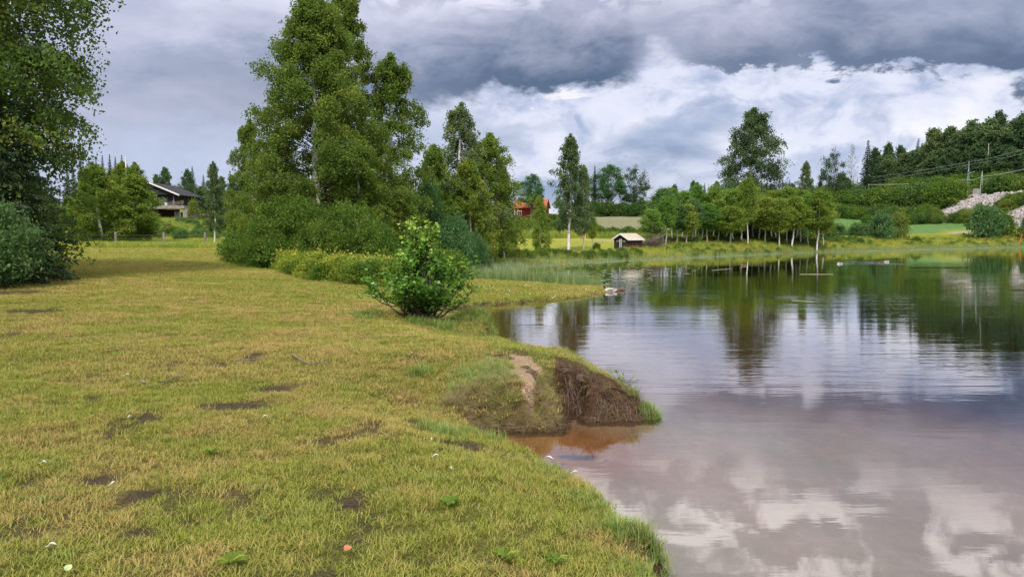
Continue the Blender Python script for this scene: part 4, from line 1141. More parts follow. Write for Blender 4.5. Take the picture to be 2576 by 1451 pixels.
# olive and brown grass rolling over the left lobe of the spit
n = 1000
x = R2.uniform(-.75, .58, n); y = R2.uniform(8.1, 9.6, n); d = shore_d(x, y); sn, so = spit_masks(x, y)
kp = (d > .08) & (d < 1.0) & ~sn
x, y, d = x[kp], y[kp], d[kp]
scatter('spit_lobe_grass', bank_t, np.c_[x, y, ground(x, y) - .01], R2.uniform(.25, .72, len(x)), np.clip(R2.normal(.30, .30, len(x)) + 1.1 * sst(.55, .15, d + (fbm(x * 4, y * 4, 203) - .5) * .5), 0, 1), 'matted olive grass rolling over the rounded lobe of the spit', 'grass', rot=slope_rot(x, y))
# tufts that stand out at the water's edge
bx, by, bs = [], [], []
for cx_, cy_, rr_, nn, ss in [(.84, 4.85, .16, 46, .8), (.70, 5.5, .22, 24, .6), (1.64, 9.0, .09, 26, .95), (1.45, 9.05, .08, 8, .7), (-.62, 7.1, .3, 30, .8), (.3, 6.3, .25, 20, .6), (.78, 4.2, .2, 20, .6), (-.85, 15.9, .42, 90, 1.2), (-.55, 16.3, .3, 60, 1.2), (-1.6, 15.2, .5, 60, 1.2), (-3.0, 15.4, .5, 40, 1.0), (-1.1, 9.1, .15, 12, .9)]:
    bx.append(cx_ + R2.normal(0, rr_ * .55, nn)); by.append(cy_ + R2.normal(0, rr_ * .55, nn)); bs.append(np.full(nn, ss) * R2.uniform(.7, 1.2, nn))
x = np.concatenate(bx); y = np.concatenate(by); s_ = np.concatenate(bs)
kp = shore_d(x, y) > -.06
x, y, s_ = x[kp], y[kp], s_[kp]
scatter('tussock_grass', bank_t, np.c_[x, y, np.maximum(ground(x, y), -.02) - .01], s_, np.clip(R2.normal(.12, .15, len(x)), 0, 1), 'dark green tussocks of long grass at the water edge', 'grass')

# reeds
reed_t = [blades(140 + i, 15, .18, .55, 1.05, .017, .30, M_reed, seg=3, curl=.8, name='reed_clump') for i in range(3)]
shore_pl = [(-3.2, 41), (-2.6, 47), (-1.0, 51.5), (1.2, 53.6), (6.8, 61), (11.6, 66.6), (17.5, 72.4), (26.4, 82.3), (39.6, 93), (55.6, 105), (70.8, 116), (85.6, 124)]
pts = []
for (ax_, ay_), (bx_, by_) in zip(shore_pl[:-1], shore_pl[1:]):
    L = math.hypot(bx_ - ax_, by_ - ay_); nn = int(L * 34)
    t = R2.uniform(0, 1, nn); nx_, ny_ = (by_ - ay_) / L, -(bx_ - ax_) / L
    o_ = R2.uniform(-1.2, 2.5, nn) + (fbm(t * L * .3, t * 0 + ax_, 91) - .5) * 1.2
    pts.append(np.c_[ax_ + (bx_ - ax_) * t + nx_ * o_, ay_ + (by_ - ay_) * t + ny_ * o_])
pts = np.concatenate(pts)
zz = np.maximum(ground(pts[:, 0], pts[:, 1]), -.25)
scatter('shore_reeds', reed_t, np.c_[pts, zz], R2.uniform(.36, .6, len(pts)) * (1 + np.clip(pts[:, 1] - 80, 0, 60) / 160), np.clip(R2.normal(.35, .3, len(pts)), 0, 1), 'grey-green reeds standing in the shallow water along the far shore', 'reeds')
# reeds and sedge on and behind the second spit
n = 5200
x = R2.uniform(-5, 4.2, n); y = R2.uniform(27.2, 41, n); d = shore_d(x, y)
front = 26.8 + (x + 2) * .35
kp = ((d < 2.2) & (d > -2.6) & (y > front + 1.5) & (x < 3.7 - (y - 29) * .1)) & (R2.uniform(0, 1, n) < np.where(d > 0, .8, .40))
x, y = x[kp], y[kp]
scatter('sedge', reed_t, np.c_[x, y, np.maximum(ground(x, y), -.2)], R2.uniform(.42, .75, len(x)), np.clip(R2.normal(.0, .2, len(x)), 0, 1), 'tall light green sedge behind the low grassy spit', 'reeds')
n = 900
x = R2.uniform(-3.4, .8, n); y = R2.uniform(38, 50, n)
kp = shore_d(x, y) < .8
x, y = x[kp], y[kp]
scatter('inlet_reeds', reed_t, np.c_[x, y, np.maximum(ground(x, y), -.3)], R2.uniform(.6, .95, len(x)), np.clip(R2.normal(.6, .2, len(x)), 0, 1), 'dark blue-green reeds in the water by the willow bush', 'reeds')
# thickets
bush_o = []
for p in P_farbush:
    ob = bpy.data.objects.new('thicket_bush', p['crown']); bush_o.append(ob)
def thicket(pl, width, dens, s0, s1, label, protos=None, name='shrub_thicket'):
    pts = []
    for (ax_, ay_), (bx_, by_) in zip(pl[:-1], pl[1:]):
        L = math.hypot(bx_ - ax_, by_ - ay_); nn = max(3, int(L * dens))
        t = R2.uniform(0, 1, nn); nx_, ny_ = (by_ - ay_) / L, -(bx_ - ax_) / L; o_ = R2.uniform(-.5, .5, nn) * width
        pts.append(np.c_[ax_ + (bx_ - ax_) * t + nx_ * o_, ay_ + (by_ - ay_) * t + ny_ * o_])
    P = np.concatenate(pts)
    scatter(name, protos or bush_o, np.c_[P, ground(P[:, 0], P[:, 1]) - .1], R2.uniform(s0, s1, len(P)), np.zeros(len(P)), label, 'bushes')
B0, B1, B2, B3 = bush_o
# meadow grass
mead_t = [blades(150 + i, 40, .30, .25, .60, .012, .55, M_meadow, name='meadow_tuft') for i in range(3)]
# rows of points over meadow areas
def area_scatter(name, poly, dens, s0, s1, t0, ts, label, cat='grass', protos=None, cond=None):
    P = np.array(poly); lo = P.min(0); hi = P.max(0)
    n = int((hi - lo).prod() * dens)
    x = R2.uniform(lo[0], hi[0], n); y = R2.uniform(lo[1], hi[1], n)
    kp = in_poly(poly, x, y) & (shore_d(x, y) > .05)
    if cond is not None: kp &= cond(x, y)
    x, y = x[kp], y[kp]
    return scatter(name, protos or mead_t, np.c_[x, y, ground(x, y) - .02], R2.uniform(s0, s1, len(x)), np.clip(t0 + (fbm(x * .3, y * .3, 93) - .5) * 1.6 + R2.normal(0, ts, len(x)), 0, 1), label, cat)
area_scatter('fence_meadow_grass', [(-48, 53), (-14, 53.3), (-8, 57), (-8, 92), (-62, 92)], 7, .75, 1.3, .35, .2, 'uncut meadow grass with flower heads along the fence behind the lawn')
area_scatter('slope_grass', [(-62, 92), (-8, 92), (-20, 180), (-110, 180)], 1.3, 1.2, 2.2, -.05, .15, 'rank green grass and weeds on the slope below the house')
area_scatter('shore_meadow_grass', [(-4, 52), (6.8, 61), (17.5, 72.4), (39.6, 93), (70.8, 116), (88, 126), (104, 137), (80, 136), (56, 128), (38, 112), (22, 100), (15, 86), (12.5, 73), (6.5, 64.5), (0, 58.5), (-7, 60)], 6.5, .8, 1.4, .3, .25, 'tall yellow-green meadow grass between far shore and fields')
thicket([(-74, 165), (-66, 140), (-52, 112), (-40, 92), (-30, 84)], 26, 2.6, .16, .42, 'weeds and low shrubs scattered over the slope below the house', None, 'slope_weeds')
area_scatter('lawn_edge_grass', [(-9, 84), (12, 91), (24, 92), (34, 108), (0, 112), (-10, 100)], 4, 1.2, 2.2, .15, .2, 'unmown bright grass at the back of the far lawn')
# herb bed in front of the middle clump
herb_p = [shrub(160 + i, .62, (.34, .34), 26, 900, .045, mm, .07, 5) for i, mm in enumerate([M_herb, M_bush, M_herb])]
def hobj(p):
    b = bpy.data.objects.new('herb_clump', p['crown']); return b
herb_o = [hobj(p) for p in herb_p]
poly_bed = [(-8.2, 27.5), (-6.6, 24.2), (-3.3, 22.9), (-2.1, 23.0), (-2.4, 28), (-3.5, 31), (-7.5, 32), (-9.5, 31)]
area_scatter('herb_bed', poly_bed, 9, .7, 1.4, .5, .2, 'yellow-green herbs and weeds in front of the middle clump of birches', 'herbs', herb_o, lambda x, y: (x < -3.9 + R2.normal(0, .4, len(x))) | (y < 24.2))
area_scatter('bed_grass', poly_bed, 22, .4, .8, .05, .1, 'rank grass growing between the herbs of the bed', 'grass')
iris_t = [blades(170 + i, 22, .16, .55, .95, .032, .55, M_iris, seg=5, curl=1.1, name='iris_clump') for i in range(3)]
area_scatter('iris_leaves', [(-6.2, 28.6), (-5.6, 26.0), (-3.6, 24.3), (-2.4, 24.2), (-2.5, 29), (-4, 30)], 7, .8, 1.15, .0, .1, 'bluish sword-shaped iris leaves at the edge of the herb bed', 'iris leaves', iris_t)
area_scatter('bush_skirt', [(-16.5, 50), (-14.5, 40), (-12.5, 34), (-9.6, 30.5), (-2.5, 31), (-2.6, 44), (-4, 52)], 3.2, 1.2, 2.2, .4, .2, 'low undergrowth beneath the middle clump of birches', 'undergrowth', [herb_o[1]])

thicket([(79, 196), (88, 190), (97, 182), (99.5, 172)], 8, 2.2, 1.2, 1.9, 'dense dark green bushes on the slope left of the railway', [B0, B2, B2])
thicket([(62, 212), (78, 208), (92, 214), (100, 240)], 10, 1.6, 1.3, 2.1, 'bushes below the hillside wood at its left end', [B0, B2, B3])
thicket([(112.5, 230), (112, 200), (112, 175), (112, 150), (111, 135)], 6, 2.0, 1.2, 1.8, 'row of green bushes right behind the railway track', [B0, B2, B0])
thicket([(74, 160), (84, 158), (92, 152), (99, 146), (106, 140)], 7, 2.4, .4, .78, 'bushes between the green field and the stony embankment', [B2, B3, B0])
thicket([(60, 205), (70, 198), (76, 186), (84, 172), (92, 164)], 7, 2.0, .5, .9, 'lower bushes along the top of the green field', [B2, B3, B0])
thicket([(10, 96), (20, 102), (30, 104), (38, 108)], 3, 2.2, .28, .5, 'hedge of low bushes behind the shed', [B0, B2])
thicket([(24, 98), (34, 102), (42, 105)], 4, 2.6, .7, 1.2, 'dark undergrowth behind the young stand', [B0, B2])
thicket([(48, 122), (55, 124), (60, 124)], 4, 2.0, .45, .75, 'bushes right of the young stand at the field edge', [B0, B1])
thicket([(-2, 100), (4, 104), (12, 108)], 5, 1.8, .35, .7, 'bushes at the back of the far lawn', [B0, B2])
thicket([(-4, 150), (3, 150), (10, 152)], 9, 2.4, .25, .55, 'garden bushes in front of the red house', [B0, B2, B1])
thicket([(18, 198), (26, 202), (36, 202)], 5, 1.6, .8, 1.3, 'dark bushes under the lindens on the brow', [B2])
thicket([(-52, 72), (-42, 76), (-38, 74)], 5, 2.2, .6, 1.1, 'bushes under the birches behind the fence', [B0, B2, B1])
thicket([(-80, 112), (-66, 108), (-56, 106)], 9, 1.5, 1.0, 1.6, 'bushes on the left slope under the house', [B0, B2])
thicket([(-42, 118), (-34, 112), (-26, 100), (-20, 92)], 9, 1.2, .8, 1.4, 'bushes on the slope right of the lone birch', [B3, B2, B0])
thicket([(-32, 170), (-20, 160), (-8, 150)], 10, 1.0, 1.2, 2.0, 'bushes far behind the middle clump', [B0, B2])
thicket([(14, 73), (26, 86), (40, 99), (56, 111), (72, 121), (88, 130)], 7, 5.5, .07, .19, 'low herbs and seedlings dotted through the far shore meadow', [B0, B3, B2], 'meadow_herbs')
thicket([(18, 84), (28, 92), (40, 100), (50, 107)], 5, 3.5, .12, .3, 'dark low growth at the feet of the young stand', [B0, B2], 'meadow_herbs')
thicket([(-3.5, 53), (0, 56.5), (4, 60), (8, 63.5), (11.5, 68.5)], 1.4, 5, .10, .22, 'dark low plants on the bank of the far lawn', [B0, B2])
# far woods that close the horizon
far_o = [bpy.data.objects.new('far_tree', P_forest[i]['crown']) for i in (0, 1)] + [bpy.data.objects.new('far_spruce', P_spruce[0]['crown'])]
thicket([(-190, 290), (-130, 262), (-90, 270), (-50, 300)], 40, .30, .7, 1.0, 'distant wood behind the house hill', far_o, 'far_wood')
thicket([(125, 260), (140, 220), (150, 180), (150, 140), (155, 100)], 26, .5, .9, 1.15, 'depth of the wood on the hillside', far_o, 'far_wood')
thicket([(60, 290), (90, 280), (120, 290)], 24, .35, .55, .8, 'wood beyond the railway curve', far_o, 'far_wood')
thicket([(-60, 330), (0, 340), (60, 330)], 24, .25, .3, .45, 'low distant wood on the skyline', far_o, 'far_wood')

# daisies and litter on the low spit
m_white = simple('white_petal', (.75, .75, .72), (.6, .6, .55), 20, .6)
b = MB()
for i in range(2):
    a = np.arange(6) * pi / 3
    b.add(np.c_[np.cos(a) * .014, np.sin(a) * .014, np.full(6, .06 + .0 * i)], [[0, 1, 2, 3], [0, 3, 4, 5]])
    break
dz_ = bpy.data.objects.new('daisy_head', b.mesh('daisy_head', m_white))
n = 400
x = R2.uniform(-2.4, 3.4, n); y = R2.uniform(22.6, 29, n); d = shore_d(x, y)
kp = (d > .05) & (y < 27.2 + .35 * (x + 2))
x, y = x[kp], y[kp]
scatter('daisies', [dz_], np.c_[x, y, ground(x, y)], R2.uniform(.45, 1.2, len(x)), np.zeros(len(x)), 'white daisies and feathers dotted over the low grassy spit', 'flowers', rot=np.c_[R2.normal(0, .5, len(x)), R2.normal(0, .5, len(x)), R2.uniform(0, 6, len(x))])
# stones of the railway embankment
def rock(seed, s=1.0):
    r = np.random.default_rng(seed)
    P = np.array([(x, y, z) for x in (-1, 1) for y in (-1, 1) for z in (-.6, .7)], dtype=float) * .5 * s
    P += r.normal(0, .11 * s, P.shape)
    b = MB(); b.add(P, [(0, 1, 3, 2), (4, 6, 7, 5), (0, 4, 5, 1), (2, 3, 7, 6), (0, 2, 6, 4), (1, 5, 7, 3)])
    return b
M_stone = simple('embankment_stone', (.42, .385, .38), (.26, .23, .22), 2.5, .9, .2)
rocks = [bpy.data.objects.new('stone', rock(200 + i).mesh('stone', M_stone)) for i in range(4)]
n = 9000
x = R2.uniform(89, 103, n); y = R2.uniform(128, 215, n)
e_ = 10.3 - np.clip(np.abs(x - 105) - 3.2, 0, 100) / 1.7
kp = (np.abs(ground(x, y) - e_) < .35) & (fbm(x * .25, y * .25, 97) > .36)
x, y = x[kp], y[kp]
scatter('embankment_stones', rocks, np.c_[x, y, ground(x, y) + .05], R2.uniform(.25, .75, len(x)), np.zeros(len(x)), 'pale broken stones covering the railway embankment', 'stones', rot=R2.uniform(0, 6.28, (len(x), 3)))

# ------------------------------------------------------------------ shed by the water
M_red = simple('dark_red_board', (.055, .022, .018), (.030, .014, .012), 3, .8, .2, 0, (6, 6, .4), random_amt=.5)
M_whitew = simple('white_painted_wood', (.74, .74, .73), (.6, .6, .58), 4, .6)
M_black = simple('black_board', (.018, .017, .018), (.03, .028, .028), 3, .7, .25, 0, (1, 1, 1))
M_roofing = simple('pale_roof_felt', (.43, .39, .31), (.36, .32, .25), 1.2, .9, .1)
SX, SY = (1580 - CX) / FPX * 73.5, 73.5
sz0 = 2.2 - (633 - 587) / FPX * SY
sh = thing('shed', 'small dark red wooden shed with pale roof and white door posts at the water edge', 'shed', (SX, SY, sz0), radians(-47))
W_, L_, HE, HA = 1.75, 2.15, 1.25, 1.72     # gable width (x), length (y), eave and apex heights; gable end at -y
b = MB(); b.box((0, 0, HE / 2), (W_ - .06, L_ - .06, HE))
b.add([(-W_ / 2 + .03, -L_ / 2 + .03, HE), (W_ / 2 - .03, -L_ / 2 + .03, HE), (0, -L_ / 2 + .03, HA - .04), (-W_ / 2 + .03, L_ / 2 - .03, HE), (W_ / 2 - .03, L_ / 2 - .03, HE), (0, L_ / 2 - .03, HA - .04)], [(0, 1, 2, 2)][:0] or [(0, 1, 4, 3)])
b.add([(-W_ / 2 + .03, -L_ / 2 + .035, HE), (W_ / 2 - .03, -L_ / 2 + .035, HE), (0, -L_ / 2 + .035, HA - .04)], [(0, 1, 2)])
b.add([(-W_ / 2 + .03, L_ / 2 - .035, HE), (W_ / 2 - .03, L_ / 2 - .035, HE), (0, L_ / 2 - .035, HA - .04)], [(0, 2, 1)])
link('wall', b.mesh('wall', M_black), sh)
nb_ = 15
for i in range(nb_):
    b = MB(); wv = L_ / nb_; hh = HE - .0 - random.uniform(0, .01)
    b.box((W_ / 2 + .012 * (i % 2), -L_ / 2 + wv * (i + .5), hh / 2), (.03, wv * .86, hh))
    link('board', b.mesh('board', M_red), sh)
for i in range(nb_ - 2):
    b = MB(); wv = W_ / (nb_ - 2)
    xc = -W_ / 2 + wv * (i + .5); hh = HE + (HA - HE) * (1 - abs(xc) / (W_ / 2)) - .06
    if abs(xc) < W_ / 2:
        b.box((xc, -L_ / 2 - .004 * (i % 2), hh / 2), (wv * .9, .03, hh)); link('board', b.mesh('board', M_black), sh)
for s in (-1, 1):
    b = MB(); b.box((s * .36 - .0, -L_ / 2 - .035, .62), (.56, .03, 1.12)); dr = link('door', b.mesh('door', M_black), sh)
    for zz in (.2, 1.02):
        b = MB(); b.box((s * .38, -L_ / 2 - .056, zz), (.34, .012, .03)); link('hinge', b.mesh('hinge', M_whitew), dr)
    b = MB(); b.box((s * .085 - .02, -L_ / 2 - .075, .62), (.042, .05, 1.22)); link('white_post', b.mesh('white_post', M_whitew), sh)
for s in (-1, 1):
    b = MB(); ov = .14
    e = s * (W_ / 2 + ov); ze = HE - ov * (HA - HE) / (W_ / 2)
    y0, y1 = -L_ / 2 - .18, L_ / 2 + .14
    b.hexa([(0, y0, HA + .01), (e, y0, ze + .01), (e, y1, ze + .01), (0, y1, HA + .01), (0, y0, HA + .055), (e, y0, ze + .055), (e, y1, ze + .055), (0, y1, HA + .055)])
    link('roof_slope', b.mesh('roof_slope', M_roofing), sh)
    b = MB(); b.hexa([(0, y0 - .03, HA - .08), (e, y0 - .03, ze - .08), (e, y0 - .003, ze - .08), (0, y0 - .003, HA - .08), (0, y0 - .03, HA + .062), (e, y0 - .03, ze + .062), (e, y0 - .003, ze + .062), (0, y0 - .003, HA + .062)])
    link('gable_trim', b.mesh('gable_trim', M_whitew), sh)
    b = MB(); b.box((e + s * .016, (y0 + y1) / 2, ze - .0), (.026, y1 - y0, .13)); link('eave_trim', b.mesh('eave_trim', M_whitew), sh)
# brush pile
M_deadw = simple('dead_wood', (.30, .26, .23), (.12, .09, .08), 6, .9, .1)
M_brush = simple('brush_twig', (.13, .095, .085), (.07, .05, .045), 6, .9, .1)
BX, BY = (1640 - CX) / FPX * 75, 75.5
bz = gz(BX, BY)
bp_ = thing('brush_pile', 'pile of cut grey-brown branches heaped against the right of the shed', 'brush pile', (BX - .3, BY - 1.0, bz)); bp_.scale = (.95, 1.0, 1.15)
b = MB(); r = np.random.default_rng(5)
for i in range(330):
    a = r.normal(.15, .7); e = r.normal(.25, .35); L = r.uniform(.5, 1.5)
    q0 = np.array([r.normal(-.1, .55), r.normal(0, .35), abs(r.normal(.35, .3))])
    dd = np.array([cos(a) * cos(e), sin(a) * cos(e), sin(e)]) * L
    pm = q0 + dd * .5 + r.normal(0, .05, 3)
    p1 = q0 + dd; p1[2] = max(p1[2], .03)
    b.tube([q0, pm, p1], [.014, .010, .004], 3, cap=False)
tw_ = link('brushwood', b.mesh('brushwood', M_brush), bp_); tag(tw_, kind='stuff')
for i in range(9):
    b = MB(); a = r.uniform(-.2, .6); e = r.uniform(.15, .55); L = r.uniform(1.0, 1.7)
    q0 = np.array([r.normal(.0, .3), r.normal(-.3, .15), r.uniform(.5, .8)])
    b.tube([q0, q0 + np.array([cos(a) * cos(e), sin(a) * .3, sin(e)]) * L * .55 + r.normal(0, .04, 3), q0 + np.array([cos(a) * cos(e), sin(a) * .3, sin(e)]) * L], [.024, .018, .008], 4)
    link('branch', b.mesh('branch', M_deadw), bp_)

# ------------------------------------------------------------------ dark house on the hill
M_dark = simple('black_stained_wall', (.016, .017, .022), (.03, .03, .036), 2, .7, .2, 0, (4, 1, .3))
M_conc = simple('grey_concrete', (.30, .28, .24), (.20, .18, .16), 1.5, .9, .15)
M_redw = simple('dark_red_wall', (.10, .022, .022), (.06, .016, .016), 2, .8)
M_glass = simple('dark_glass', (.03, .035, .04), (.02, .022, .026), 1, .1, .6)
HY = 188.0
hx = (390 - CX) / FPX * HY; hz0 = at_depth(390, 553, HY)[1]
ho = thing('hillside_house', 'black gabled house with white eaves and a concrete deck on the hill', 'house', (hx, HY, hz0))
def hb(name, c, s, m_, par=None, rot=None):
    b = MB(); b.box(c, s, rot=rot); return link(name, b.mesh(name, m_), par or ho)
AP, EV, HWD = 8.9, 6.2, 6.7
b = MB(); b.hexa([(-6.2, 0, 3.3), (5.8, 0, 3.3), (5.8, 12, 3.3), (-6.2, 12, 3.3), (-6.2, 0, 6.2), (5.8, 0, 6.2), (5.8, 12, 6.2), (-6.2, 12, 6.2)])
b.add([(-6.2, -1.2, 6.2), (6.6, -1.2, 6.05), (0, -1.2, 8.75)], [(0, 1, 2)])
b.add([(-6.2, 12, 6.2), (6.2, 12, 6.2), (0, 12, 8.75)], [(0, 2, 1)])
b.add([(-6.2, -1.2, 6.2), (6.6, -1.2, 6.05), (6.2, 12, 6.2), (-6.2, 12, 6.2)], [(0, 3, 2, 1)])
link('wall', b.mesh('wall', M_dark), ho)
hb('lower_wall', (-.5, 2.0, 1.28), (12.2, .3, 2.56), M_redw)
for s in (-1, 1):
    b = MB(); xe = s * (HWD + .7); ze = EV - .35
    b.hexa([(0, -2, AP), (xe, -2, ze), (xe, 13, ze), (0, 13, AP), (0, -2, AP + .18), (xe, -2, ze + .18), (xe, 13, ze + .18), (0, 13, AP + .18)])
    link('roof', b.mesh('roof', M_dark), ho)
    b = MB(); b.hexa([(0, -2.12, AP - .08), (xe, -2.12, ze - .08), (xe, -2.01, ze - .08), (0, -2.01, AP - .08), (0, -2.12, AP + .26), (xe, -2.12, ze + .26), (xe, -2.01, ze + .26), (0, -2.01, AP + .26)])
    link('verge_board', b.mesh('verge_board', M_whitew), ho)
hb('deck_slab', (3.0, -1.0, 2.98), (12.6, 5.8, .78), M_conc)
hb('deck_pillar', (9.6, -3.3, 1.25), (1.5, .7, 2.6), M_conc)
hb('deck_pillar', (1.0, -3.3, 1.25), (.7, .7, 2.6), M_conc)
hb('deck_post', (5.4, -.6, 4.7), (.22, .22, 2.6), M_deadw)
hb('deck_post', (2.1, -2.6, 4.6), (.16, .16, 2.4), M_deadw)
hb('upper_window', (2.6, -.03, 4.8), (2.2, .08, 1.6), M_glass)
hb('upper_window', (-1.6, -.03, 4.8), (1.6, .08, 1.6), M_glass)
dr = hb('lower_door', (5.0, 1.80, 1.05), (1.25, .12, 2.1), M_whitew)
hb('door_pane', (5.0, 1.72, 1.75), (.6, .04, .35), M_glass, dr)
hb('lower_window', (7.2, 1.80, 1.1), (2.6, .12, 1.7), M_glass)
hb('balcony_chair', (4.2, -2.2, 3.75), (.6, .6, .75), M_whitew)
for i in range(4):
    hb('rail', (1.6 + .1 * i, -3.7, 3.6 + i * .25), (6.5, .06, .08), M_deadw, rot=(0, -.10, 0))
    hb('rail', (6.9, -3.72, 3.55 + i * .22), (4.6, .06, .08), M_deadw, rot=(0, -.14, 0))
for i in range(5):
    hb('rail_post', (-.5 + i * 2.3, -3.66, 3.95), (.10, .10, 1.15), M_deadw)
# rubble under the deck corner
b = rock(300, 1.0)
M_dstone = simple('dark_stone', (.07, .065, .065), (.035, .032, .035), 1.2, .9)
for i in range(7):
    o = link('boulder', rock(301 + i, 1.0).mesh('boulder', M_dstone)); X_b = (498 - CX) / FPX * 168 + (i - 3) * .8
    o.location = (X_b, 168 + (i % 2) * .8, gz(X_b, 168) + .5); o.scale = (2.0, 1.6, 1.3 + .3 * (i % 3)); o.rotation_euler = (0, 0, i)
    tag(o, 'dark boulder below the deck corner of the black house, ' + ORD[i] + ' from left', 'boulder', 'boulders below the deck')
# flagpole
fx, fz = at_depth(316, 398, 95); gz_f = gz(fx, 95)
fp = thing('flagpole', 'white flagpole rising above the birches left of the black house', 'flagpole', (fx, 95, gz_f - .1))
b = MB(); b.tube([(0, 0, 0), (0, 0, fz - gz_f)], [.12, .08], 8); link('pole', b.mesh('pole', M_whitew), fp)
b = MB(); b.tube([(0, 0, fz - gz_f), (0, 0, fz - gz_f + .12), (0, 0, fz - gz_f + .2)], [.10, .11, .02], 8); link('finial', b.mesh('finial', M_whitew), fp)
# fence
M_post = simple('weathered_post', (.26, .25, .23), (.14, .13, .12), 6, .9, .1, 0, (1, 1, .3))
M_wire = simple('wire', (.22, .22, .21), (.15, .15, .15), 6, .5, .5, metal=.6)
fn = thing('fence', 'wire fence on grey weathered posts behind the crest of the lawn', 'fence', (0, 0, 0))
pts = []
for px in (170, 293, 414, 518, 604, 680):
    Y = 57.5 + (604 - px) * .004; X = (px - CX) / FPX * Y; z = gz(X, Y)
    pts.append((X, Y, z))
    b = MB(); b.box((X, Y, z + .55), (.15, .13, 1.35), rz=random.uniform(0, .5)); link('post', b.mesh('post', M_post), fn)
for hh in (.35, .7, 1.0):
    b = MB(); b.tube([(x, y - .08, z + hh) for x, y, z in pts], .006, 4, cap=False); link('wire', b.mesh('wire', M_wire), fn)
fn = thing('fence', 'thin wire fence between far lawn and long grass by the red house', 'fence', (0, 0, 0))
pts = []
for px in (1300, 1338, 1408, 1470):
    Y = 90; X = (px - CX) / FPX * Y; z = gz(X, Y); pts.append((X, Y, z))
    b = MB(); b.box((X, Y, z + .6), (.08, .08, 1.5)); link('post', b.mesh('post', M_post), fn)
b = MB(); b.tube([(x, y - .05, z + 1.1) for x, y, z in pts], .006, 4, cap=False); link('wire', b.mesh('wire', M_wire), fn)

# ------------------------------------------------------------------ red house with orange roof
M_tile = simple('orange_roof_tile', (.38, .125, .065), (.30, .095, .05), 3, .85, .15, 0, (1, 1, 3))
M_falu = simple('red_house_wall', (.26, .035, .025), (.18, .026, .02), 2, .85, .1, 0, (4, 4, .3))
RY = 190.0; rx = (1338 - CX) / FPX * RY; rz0 = at_depth(1338, 556, RY)[1]
rh = thing('red_house', 'red wooden house with orange tiled roof and white windows behind the linden', 'house', (rx, RY, rz0), radians(-14))
def rb(name, c, s, m_, par=None, rot=None):
    b = MB(); b.box(c, s, rot=rot); return link(name, b.mesh(name, m_), par or rh)
rb('wall', (0, 0, 1.7), (7.6, 5.0, 3.4), M_falu)
for s in (-1, 1):
    b = MB(); b.hexa([(-4.2, 0, 5.3), (-4.2, s * 2.9, 3.1), (4.2, s * 2.9, 3.1), (4.2, 0, 5.3), (-4.2, 0, 5.45), (-4.2, s * 2.9, 3.25), (4.2, s * 2.9, 3.25), (4.2, 0, 5.45)])
    link('roof', b.mesh('roof', M_tile), rh)
for s in (-1, 1):
    b = MB(); b.add([(s * 3.8, -2.5, 3.4), (s * 3.8, 2.5, 3.4), (s * 3.8, 0, 5.25)], [(0, 1, 2)]); link('gable_wall', b.mesh('gable_wall', M_falu), rh)
    rb('corner_board', (s * 3.82, -2.53, 1.7), (.18, .12, 3.4), M_whitew)
rb('chimney', (.6, .2, 5.6), (.6, .6, 1.0), M_conc)
for xw in (-2.6, 0.9, 2.7):
    f = rb('window', (xw, -2.56, 1.9), (1.0, .10, 1.3), M_whitew)
    for q in (-1, 1): rb('pane', (xw + q * .22, -2.62, 1.9), (.36, .03, 1.05), M_glass, f)

# ------------------------------------------------------------------ railway
M_steel = simple('galvanised_steel', (.36, .40, .42), (.26, .29, .31), 3, .5, .4, metal=.3)
M_greenst = simple('pale_green_steel', (.40, .46, .38), (.28, .33, .27), 3, .6, .3)
M_rail = simple('rusty_rail', (.05, .035, .03), (.09, .06, .05), 2, .6, .4)
M_sleeper = simple('concrete_sleeper', (.24, .22, .21), (.16, .15, .14), 2, .9)
tr_ = thing('railway_track', 'single railway track running along the top of the stone embankment', 'railway track', (105, 0, 10.32))
for s in (-.75, .75):
    b = MB(); b.tube([(s, 118, .30), (s, 160, .30), (s, 200, .30), (s, 260, .30), (s, 298, .30)], .07, 4); link('rail', b.mesh('rail', M_rail), tr_)
b = MB(); b.box((0, 0, 0), (2.5, .26, .2)); slm = b.mesh('sleeper', M_sleeper)
for i in range(150):
    link('sleeper', slm, tr_, (0, 120 + i * .9, .12))
def mast(px, Y, top, label, m_, lattice_to=.75, foot=True):
    X = (px - CX) / FPX * Y; z0 = 10.3; zt = at_depth(px, top, Y)[1]; Hm = zt - z0
    t = thing('catenary_mast', label, 'mast', (X, Y, z0))
    if foot:
        b = MB(); b.box((0, 0, .15), (1.2, 1.2, 1.3)); link('foundation', b.mesh('foundation', M_conc), t)
    for s in (-1, 1):
        b = MB(); b.tube([(s * .32, 0, .6), (s * .10, 0, Hm * lattice_to)], [.07, .06], 4); link('leg', b.mesh('leg', m_), t)
    nr = 9
    for i in range(nr):
        f = (i + .5) / nr; zz = .6 + (Hm * lattice_to - .6) * f; w = .32 - .22 * f
        b = MB(); b.box((0, 0, zz), (2 * w, .08, .09)); link('rung', b.mesh('rung', m_), t)
    b = MB(); b.tube([(0, 0, Hm * lattice_to - .4), (0, 0, Hm)], [.12, .07], 6); link('top_pole', b.mesh('top_pole', m_), t)
    b = MB(); b.tube([(0, 0, Hm * .66), (1.6, .2, Hm * .72)], .04, 5); link('arm', b.mesh('arm', m_), t)
    return (X, Y, z0, Hm)
m1 = mast(2427, 176, 405, 'tall grey lattice mast on a concrete foot beside the railway', M_steel)
m2 = mast(2461, 173, 430, 'shorter greenish lattice mast behind the metal cabinet', M_greenst, .85, False)
m3 = mast(2179, 222, 462, 'small distant mast just showing above the bushes, right one', M_steel, .8)
m4 = mast(2151, 236, 445, 'distant mast poking from the bushes below the leafless tree', M_steel, .8)
